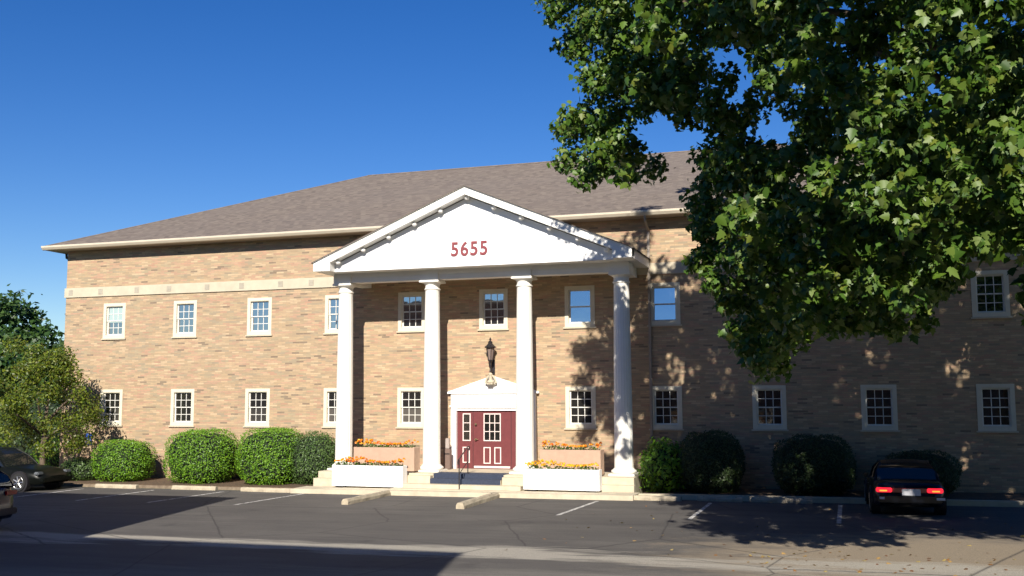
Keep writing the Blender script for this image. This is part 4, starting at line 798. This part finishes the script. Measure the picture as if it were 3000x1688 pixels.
CB = [(11.83,-15.98,10.66,0.27),(12.21,-18.10,9.66,0.28),(13.24,-12.82,11.78,0.31),(13.54,-17.74,9.72,0.32),(14.13,-15.72,10.48,0.28),(14.53,-14.21,10.95,0.37),(16.03,-10.13,12.48,0.39),(14.96,-18.29,9.28,0.30),(8.31,-5.06,15.00,0.56),(9.07,-7.47,13.76,0.43),(11.09,-11.30,12.14,0.43),(11.59,-12.19,11.80,0.39),(12.02,-14.68,10.76,0.28),(12.99,-18.15,9.40,0.28),(14.06,-13.47,10.88,0.40),(14.51,-14.21,10.54,0.32),(15.24,-14.32,10.51,0.33),(15.31,-15.66,10.02,0.32),(9.43,-6.24,13.84,0.50),(10.32,-10.17,12.09,0.41),(10.54,-8.54,12.74,0.48),(11.44,-15.54,10.23,0.29),(11.76,-18.45,8.97,0.23),(12.80,-8.89,12.47,0.40),(13.13,-11.80,11.36,0.41),(13.90,-14.13,10.28,0.30),(14.26,-13.13,10.70,0.33),(8.87,-5.91,13.45,0.54),(10.29,-8.47,12.35,0.46),(11.65,-17.10,9.27,0.32),(12.42,-10.48,11.52,0.35),(14.44,-14.01,9.85,0.34),(15.27,-10.18,11.11,0.38),(16.20,-6.36,12.20,0.45),(11.18,-11.59,10.71,0.38),(11.83,-14.19,9.79,0.34),(12.74,-6.50,12.34,0.46),(13.99,-6.50,12.10,0.51),(13.94,-13.42,9.71,0.37),(13.75,-17.44,8.57,0.30),(14.87,-11.06,10.39,0.39),(16.18,-6.19,11.97,0.43),(10.27,-8.64,11.16,0.43),(11.13,-12.83,9.98,0.39),(11.59,-13.52,9.62,0.33),(13.26,-12.08,10.00,0.31),(14.62,-12.10,9.75,0.42),(15.82,-12.15,9.69,0.32),(10.39,-6.72,11.44,0.46),(11.79,-11.10,10.01,0.37),(12.10,-17.02,8.26,0.32),(12.48,-14.62,8.95,0.31),(13.32,-6.07,11.35,0.41),(13.81,-16.45,8.27,0.28),(15.14,-15.39,8.46,0.30),(9.23,-7.64,10.51,0.44),(11.39,-9.31,9.89,0.45),(11.95,-7.62,10.33,0.46),(12.27,-18.53,7.44,0.27),(12.63,-15.02,8.26,0.33),(13.21,-12.02,9.08,0.38),(14.23,-9.79,9.69,0.37),(15.16,-10.14,9.37,0.33),(15.38,-12.45,8.89,0.38),(15.60,-13.35,8.61,0.38),(11.16,-6.71,10.16,0.48),(11.53,-5.44,10.41,0.45),(12.67,-12.35,8.75,0.36),(12.96,-12.24,8.75,0.33),(15.13,-5.15,10.08,0.52),(15.54,-6.48,10.02,0.52),(15.38,-12.71,8.27,0.38),(15.93,-12.35,8.42,0.41),(9.07,-5.71,9.99,0.57),(10.99,-10.59,8.80,0.38),(11.93,-10.31,8.91,0.34),(13.06,-16.56,7.24,0.27),(13.31,-17.02,7.23,0.27),(15.10,-10.89,8.44,0.33),(15.17,-15.33,7.37,0.28),(8.67,-5.67,9.70,0.50),(9.27,-5.36,9.42,0.59),(10.65,-10.58,8.39,0.41),(11.69,-18.35,6.65,0.29),(12.11,-13.85,7.64,0.29),(13.02,-17.38,6.67,0.28),(13.78,-12.90,7.59,0.33),(14.07,-14.14,7.43,0.28),(14.58,-13.86,7.33,0.32),(15.23,-11.04,7.86,0.36),(15.60,-13.85,7.28,0.38),(8.71,-8.59,8.53,0.43),(10.33,-8.50,8.27,0.41),(11.54,-13.74,7.30,0.33),(12.21,-12.49,7.40,0.35),(13.21,-9.87,7.87,0.36),(13.20,-17.25,6.38,0.31),(13.45,-18.25,6.25,0.23),(14.36,-13.98,7.02,0.31),(14.60,-14.54,6.85,0.35),(9.46,-8.54,7.91,0.41),(10.27,-6.44,8.07,0.49),(13.13,-10.76,7.24,0.42),(13.34,-14.10,6.65,0.31),(13.54,-15.94,6.29,0.29),(14.84,-5.35,8.01,0.50),(15.51,-5.10,7.99,0.43),(14.55,-16.30,6.34,0.31),(15.16,-13.96,6.60,0.34),(16.08,-10.78,7.01,0.42),(8.36,-6.83,7.76,0.44),(8.94,-7.33,7.60,0.48),(10.32,-8.32,7.52,0.43),(11.85,-5.14,7.85,0.46),(12.39,-13.31,6.47,0.29),(13.66,-11.43,6.68,0.32),(15.18,-4.82,7.55,0.49),(14.69,-13.25,6.35,0.28),(10.97,-14.69,6.05,0.33),(11.50,-8.04,6.92,0.41),(12.02,-5.01,7.34,0.45),(12.68,-9.28,6.54,0.44),(13.56,-9.87,6.60,0.35),(13.94,-11.68,6.26,0.35),(14.31,-15.29,5.81,0.29),(9.05,-7.30,6.76,0.43),(9.62,-8.75,6.56,0.51),(11.11,-14.93,5.66,0.28),(13.12,-10.36,6.04,0.38),(14.33,-9.49,6.08,0.40),(8.96,-9.71,5.90,0.38),(10.01,-8.73,5.94,0.47),(10.61,-8.99,5.77,0.45),(11.59,-15.14,5.26,0.34),(11.99,-13.23,5.40,0.38),(14.12,-7.85,5.88,0.46),(8.89,-5.49,5.82,0.48),(10.19,-6.90,5.64,0.42),(11.30,-11.31,5.09,0.39),(11.88,-15.23,4.92,0.29),(12.79,-11.02,5.06,0.36),(10.24,-6.90,4.98,0.41),(11.54,-7.12,5.14,0.45),(12.62,-8.54,4.97,0.43),(9.71,-9.48,4.43,0.46),(9.94,-9.05,3.98,0.45),(10.92,-11.18,7.34,0.62),(12.67,-17.76,12.03,0.70),(12.57,-18.20,12.94,0.64),(9.96,-7.57,7.29,0.78),(12.02,-16.42,13.58,0.66),(11.36,-13.07,12.31,0.62),(11.61,-15.08,14.42,0.70),(10.76,-11.12,13.07,0.71),(10.64,-8.93,12.20,0.73),(11.57,-14.14,16.59,0.76),(10.62,-10.28,14.81,0.77),(11.60,-14.00,18.01,0.65),(11.61,-9.22,6.07,0.76),(11.97,-12.15,9.53,0.66),(11.55,-8.61,8.19,0.68),(13.06,-16.09,13.69,0.76),(12.86,-16.59,15.40,0.65),(11.36,-10.01,12.32,0.72),(12.50,-14.66,16.10,0.66),(11.06,-7.83,12.69,0.70),(11.81,-11.43,15.80,0.75),(11.32,-9.35,14.87,0.73),(14.22,-18.31,11.76,0.75),(13.34,-12.51,8.58,0.76),(14.60,-19.06,13.64,0.69),(11.99,-7.67,7.38,0.63),(12.16,-8.21,8.38,0.78),(12.29,-8.92,10.14,0.74),(12.36,-9.46,10.90,0.76),(13.59,-16.08,15.87,0.67),(11.83,-6.49,11.85,0.74),(13.32,-14.78,17.47,0.75),(13.37,-14.87,18.26,0.75),(15.53,-19.08,12.19,0.76),(15.33,-17.94,12.43,0.69),(12.91,-6.46,5.68,0.71),(15.32,-17.50,13.70,0.66),(13.85,-12.36,11.01,0.65),(14.62,-16.13,14.24,0.66),(13.79,-10.40,11.64,0.70),(14.62,-16.08,16.83,0.72),(15.19,-17.56,18.38,0.71),(12.98,-7.00,12.80,0.67),(13.26,-8.16,14.55,0.69),(13.99,-8.79,5.98,0.73),(14.36,-10.03,7.17,0.70),(14.77,-11.23,8.71,0.73),(16.00,-19.00,14.34,0.77),(14.62,-10.61,10.00,0.65),(15.79,-17.20,14.87,0.73),(16.15,-18.15,17.49,0.75),(15.64,-17.25,17.73,0.80),(15.65,-17.24,18.47,0.77),(15.34,-14.75,17.37,0.75),(14.34,-9.82,15.39,0.63),(16.75,-17.28,11.29,0.76),(15.95,-14.45,9.95,0.76),(16.76,-16.74,12.48,0.78),(17.51,-19.30,14.67,0.76),(16.73,-17.43,14.44,0.78),(16.99,-16.82,14.82,0.77),(14.97,-7.79,10.12,0.78),(16.30,-16.17,16.34,0.73),(14.58,-7.57,13.06,0.78),(16.38,-13.97,18.06,0.65),(17.91,-18.96,12.31,0.75),(17.09,-15.43,10.41,0.63),(16.63,-12.69,9.91,0.66),(18.38,-18.99,14.76,0.68),(15.85,-8.94,8.85,0.73),(17.60,-17.69,15.28,0.66),(15.03,-6.02,8.88,0.71),(15.40,-7.62,11.45,0.76),(15.52,-6.56,11.62,0.79),(15.56,-8.48,13.69,0.65),(15.55,-8.07,14.55,0.64),(17.14,-9.03,5.73,0.63),(17.80,-13.68,9.30,0.64),(17.91,-14.88,11.89,0.65),(18.66,-17.98,14.75,0.63),(16.47,-6.12,8.47,0.76),(19.27,-19.68,17.27,0.75),(17.33,-11.58,13.22,0.68),(17.85,-14.55,16.04,0.67),(16.96,-10.04,14.09,0.78),(17.46,-12.24,16.31,0.78),(17.61,-12.01,16.65,0.66),(17.81,-8.31,5.27,0.69),(18.36,-11.39,8.41,0.74),(18.27,-10.26,8.49,0.71),(17.35,-7.82,7.36,0.71),(18.04,-9.76,9.73,0.78),(20.02,-18.80,15.81,0.71),(17.29,-8.15,10.28,0.77),(17.46,-8.30,11.32,0.79),(19.43,-15.70,17.32,0.72),(18.43,-13.60,16.88,0.66),(18.48,-13.18,17.43,0.75),(19.87,-14.06,8.97,0.62),(20.80,-18.47,12.37,0.75),(21.16,-19.65,13.86,0.76),(19.85,-13.52,11.37,0.74),(17.86,-6.43,7.84,0.66),(18.24,-7.54,9.24,0.74),(19.87,-14.34,14.17,0.66),(18.80,-10.09,12.55,0.78),(19.13,-12.34,14.35,0.72),(18.30,-8.81,13.18,0.70),(19.87,-15.44,17.81,0.67),(18.84,-8.76,14.71,0.79),(21.23,-17.88,12.04,0.67),(21.22,-16.98,12.29,0.64),(19.45,-9.65,8.79,0.75),(19.88,-9.92,9.47,0.74),(19.14,-7.13,8.79,0.78),(19.96,-12.07,12.76,0.66),(20.83,-14.65,15.01,0.64),(19.44,-8.85,12.26,0.73),(19.04,-7.61,12.59,0.75),(18.97,-7.61,13.94,0.75),(21.57,-14.07,9.80,0.70),(20.44,-9.70,7.82,0.66),(20.96,-11.82,10.27,0.76),(19.87,-6.56,8.41,0.63),(21.30,-11.65,13.39,0.80),(20.94,-12.73,14.61,0.64),(21.18,-12.77,16.57,0.72),(20.34,-8.61,14.45,0.65),(13.12,-14.36,17.64,0.61),(19.77,-17.34,11.68,0.74),(17.03,-6.30,9.28,0.68),(18.35,-15.61,17.21,0.70),(17.86,-16.71,13.84,0.65),(17.27,-7.36,12.96,0.68),(16.22,-7.69,11.91,0.61),(17.66,-18.34,13.47,0.71),(17.73,-7.25,10.09,0.74),(18.66,-9.62,14.33,0.65),(15.77,-12.90,14.50,0.70),(12.45,-9.83,6.67,0.70),(20.12,-12.94,13.51,0.70),(17.45,-16.59,17.14,0.64),(16.61,-9.45,9.08,0.73),(19.68,-15.22,11.52,0.66),(20.08,-14.56,15.62,0.73),(13.05,-8.22,7.37,0.74),(19.57,-16.03,16.45,0.73),(22.05,-18.46,12.77,0.75),(17.94,-14.76,11.34,0.69),(15.94,-16.96,15.55,0.60),(11.87,-10.78,13.78,0.70),(21.20,-13.53,13.14,0.74),(12.56,-8.82,9.75,0.73),(15.16,-18.21,12.00,0.66),(16.55,-12.61,12.94,0.62),(20.44,-14.82,17.96,0.71),(15.42,-6.76,7.29,0.75),(18.02,-17.38,12.84,0.66),(18.05,-13.36,16.92,0.63),(15.73,-11.74,13.83,0.72),(16.46,-14.82,12.45,0.65),(14.52,-7.90,9.78,0.63),(18.20,-16.46,16.71,0.66),(17.29,-11.05,14.03,0.71),(17.67,-8.73,14.04,0.72),(15.10,-9.19,10.99,0.69),(14.98,-10.66,7.97,0.64),(20.80,-18.29,18.12,0.67),(19.55,-15.50,14.76,0.61),(18.99,-10.54,9.43,0.65),(18.72,-19.87,16.71,0.71),(17.18,-7.85,7.57,0.72),(18.07,-6.99,8.96,0.60),(8.56,-15.68,10.25,0.51),(8.70,-14.72,10.34,0.64),(8.79,-14.91,10.91,0.62),(8.26,-12.20,10.06,0.58),(7.58,-11.29,10.65,0.65),(7.56,-10.16,10.69,0.62),(8.68,-15.43,14.44,0.59),(8.74,-15.19,15.10,0.55),(8.14,-13.21,15.08,0.59),(8.42,-14.57,16.32,0.56),(7.74,-11.92,15.89,0.65),(8.52,-13.63,17.71,0.53),(9.76,-15.53,10.70,0.50),(8.74,-12.83,9.64,0.56),(8.78,-12.33,10.39,0.60),(8.45,-11.27,10.64,0.54),(8.09,-9.30,10.81,0.59),(9.29,-13.77,14.48,0.59),(7.95,-8.97,12.12,0.55),(8.63,-11.95,14.79,0.58),(10.26,-15.98,10.24,0.64),(9.20,-10.35,7.47,0.63),(9.66,-11.52,9.00,0.55),(9.31,-11.35,9.50,0.53),(9.30,-10.89,12.44,0.60),(9.64,-12.64,15.17,0.64),(9.85,-10.31,6.49,0.52),(10.23,-11.66,8.33,0.55),(10.06,-10.70,8.75,0.53),(10.50,-12.78,10.64,0.53),(10.31,-12.73,13.73,0.61),(10.97,-13.65,15.32,0.64),(10.09,-11.59,14.60,0.60),(7.21,-12.62,14.55,0.50),(7.42,-16.00,16.63,0.40),(7.43,-12.31,14.14,0.50),(5.96,-11.98,14.39,0.25),(7.92,-15.46,13.41,0.45),(7.17,-11.99,10.45,0.45),(7.89,-15.80,11.92,0.40),(7.37,-12.47,8.15,0.35),(6.98,-12.46,13.03,0.40),(7.22,-12.19,11.86,0.45),(6.87,-9.61,8.96,0.45),(6.75,-11.85,9.55,0.30),(7.89,-13.45,9.84,0.40),(6.86,-13.75,13.13,0.30),(10.59,-16.70,6.21,0.61),(10.83,-15.42,6.27,0.73),(10.57,-15.52,7.20,0.64),(10.24,-10.93,5.02,0.73),(11.08,-16.09,4.64,0.62),(11.08,-14.99,4.70,0.60),(11.14,-15.09,5.48,0.65),(11.54,-16.06,6.45,0.74),(11.64,-14.87,6.73,0.62),(12.46,-16.36,8.06,0.75),(12.99,-19.20,6.62,0.71),(12.55,-16.28,5.22,0.68),(12.75,-17.03,6.62,0.63),(12.58,-17.35,7.34,0.71),(12.43,-14.50,6.36,0.71),(13.10,-14.55,7.32,0.61),(13.49,-18.04,5.71,0.72),(13.19,-18.17,6.38,0.69),(12.71,-14.64,4.83,0.74),(13.67,-16.91,7.42,0.64),(13.31,-12.41,5.32,0.65),(14.41,-16.33,8.16,0.73),(14.15,-17.88,5.89,0.66),(14.21,-18.00,6.47,0.64),(15.05,-19.05,7.67,0.70),(14.59,-17.72,7.57,0.60),(14.44,-14.65,6.43,0.61),(14.77,-13.78,6.72,0.63),(15.46,-18.23,6.45,0.62),(15.62,-18.39,6.95,0.62),(16.32,-18.17,7.74,0.60),(15.88,-17.82,8.09,0.74),(15.97,-16.15,7.84,0.64),(16.25,-15.17,4.36,0.66),(16.83,-18.41,7.05,0.66),(16.93,-17.86,7.76,0.70),(16.27,-13.11,5.38,0.66),(17.26,-15.90,7.68,0.67),(16.57,-14.22,4.06,0.73),(18.06,-17.93,6.81,0.74),(17.54,-15.54,6.00,0.62),(17.99,-16.97,7.74,0.75),(18.12,-15.17,7.35,0.62),(18.53,-18.98,6.82,0.66),(19.43,-19.94,8.04,0.69),(18.73,-18.23,7.64,0.68),(18.18,-14.60,6.22,0.61),(18.19,-10.68,4.36,0.65),(11.51,-18.48,5.66,0.50),(12.04,-18.85,5.45,0.50),(12.93,-19.88,5.72,0.50),(13.35,-19.45,5.20,0.50),(14.35,-19.12,5.49,0.50),(14.96,-17.60,5.23,0.50),(16.87,-17.50,5.55,0.50),(17.47,-17.16,4.96,0.50)]
OX, OY, OZ = 18.4, -12.5, gz(18)
extra = []
rs_ = np.random.default_rng(21)
while len(extra) < 300:      # unseen rest of the crown above and right, clumps added to block sky light
    x = rs_.uniform(8.5, 27); z = rs_.uniform(4.5, 18.6); y = rs_.uniform(-27, -4)
    if ((x - 17.5) / 10) ** 2 + ((y + 15) / 11.5) ** 2 + ((z - 11.5) / 7.2) ** 2 > 1: continue
    if y + 1.61 * z < -9.5: continue
    d_ = y + 34.6
    if z < 3.23 + d_ * .43 and x < 12.8 + .137 * d_: continue
    extra.append((x, y, z, rs_.uniform(.8, 1.1)))
rel = lambda L: [(x - OX, y - OY, z - OZ, r) for x, y, z, r in L]
PN = []
for L, per, sz in ((CF, 1, None), (CB, 150, .19), (extra, 110, .24)):
    if sz is None:
        far = [c for c in L if c[1] > -14.5]; near = [c for c in L if c[1] <= -14.5]
        for LL, pp, s0 in ((far, 600, .125), (near, 560, .128)):
            P, N = clump_points(rel(LL), pp, .15, (-.05, -.35, .35), .92); PN.append((P, N, s0 * (.65 + .7 * rng.random(len(P)))))
    else:
        P, N = clump_points(rel(L), per, .2, (-.05, -.35, .35), .92); PN.append((P, N, sz * (.75 + .5 * rng.random(len(P)))))
P = np.vstack([a for a, b, c in PN]); N = np.vstack([b for a, b, c in PN]); Z = np.concatenate([c for a, b, c in PN])
leaf_mesh('crown', P, N, Z, MAPLE, LEAF_T, T, fold=.25, droop=1.2)
print('maple leaves', len(P))
q = MB(); q.tube([(0, 0, -.3), (0, 0, .5), (-.1, 0, 2.5), (-.3, .1, 4.5), (-.6, .1, 7), (-1.0, 0, 10), (-1.4, 0, 13)], [.62, .48, .42, .38, .30, .20, .08], 14)
for pts in ([(-.2, 0, 3.8), (-2.2, -.3, 5.6), (-4.2, -.4, 6.4), (-6.5, -.5, 6.9), (-8.6, 0, 6.6)], [(-.4, 0, 5.4), (-2.6, -.8, 7.6), (-5.0, -.6, 9.6), (-8.0, .4, 11.5), (-11.5, 1.4, 12.6)], [(-.6, 0, 7.2), (-2.5, .5, 9.2), (-6, 1.2, 11.4), (-10, 1.8, 12.6)], [(-.3, 0, 4.6), (-1.5, 1.6, 6.4), (-4.5, 2.6, 7.9), (-7.5, 2.2, 8.2)], [(-.3, 0, 4.8), (1.5, 1.0, 7.0), (3.5, 1.5, 9.5)], [(-.5, 0, 6.0), (.6, -2.0, 8.5), (1.0, -3.2, 11)], [(-4.2, -.4, 6.4), (-6.2, -1.4, 5.4), (-7.6, -1.6, 4.4)]):
    q.tube(pts, [.17 * (1 - i / len(pts)) ** 1.3 + .02 for i in range(len(pts))], 8)
q.build('trunk', BARK, T, smooth=True)
# ------------------------------------------------------------------ buildings behind the camera: the near two throw the straight edged shadows, the far two are added to shape the light
def block(label, x0, x1, y0, y1, h, n):
    r = empty('neighbouring_building', ((x0 + x1) / 2, (y0 + y1) / 2, 0)); tag(r, label, 'building'); a, b = (x1 - x0) / 2, (y1 - y0) / 2
    q = MB(); q.box(-a, a, -b, b, -.3, h - .25); q.build('wall', BRICK2, r); q = MB(); q.box(-a - .05, a + .05, -b - .05, b + .05, h - .248, h); q.build('parapet', CREAM, r)
    for fl in range(int(h // 3.3)):
        for i in range(n):
            x = -a + (i + .5) * 2 * a / n; z = 1.0 + fl * 3.2
            f = MB(); f.box(x - .6, x + .6, b + .002, b + .05, z, z + 1.5); fo = f.build('window', TRIM, r); f = MB(); f.box(x - .5, x + .5, b + .051, b + .06, z + .1, z + 1.4); f.build('pane', GLL, fo)
dA = 20.0; hA = .1 + (dA - 5.8) * SUN_T; rA = -6.65 + SUN_A * (dA - 5.8)
block('brick block behind the photographer on the left', -15.5, rA, -32, -dA, hA, 5)
dB = 32.0; hB = .1 + (dB - 14.95) * SUN_T; rB = 4.5 + SUN_A * (dB - 14.95)
block('brick block behind the photographer on the right', -3.2, rB, -42, -dB, hB, 4)
block('tall unseen brick block added far behind the photographer, right, to block sky light', 10.5, 46, -62, -48, 15.5, 9)  # unseen block, added and raised to cut sky light and darken reflections
block('long low unseen brick block added far behind the photographer, left, to darken reflections', -74, -19, -64, -50, 8.2, 12)  # unseen block, added to darken lower window reflections and block horizon glow
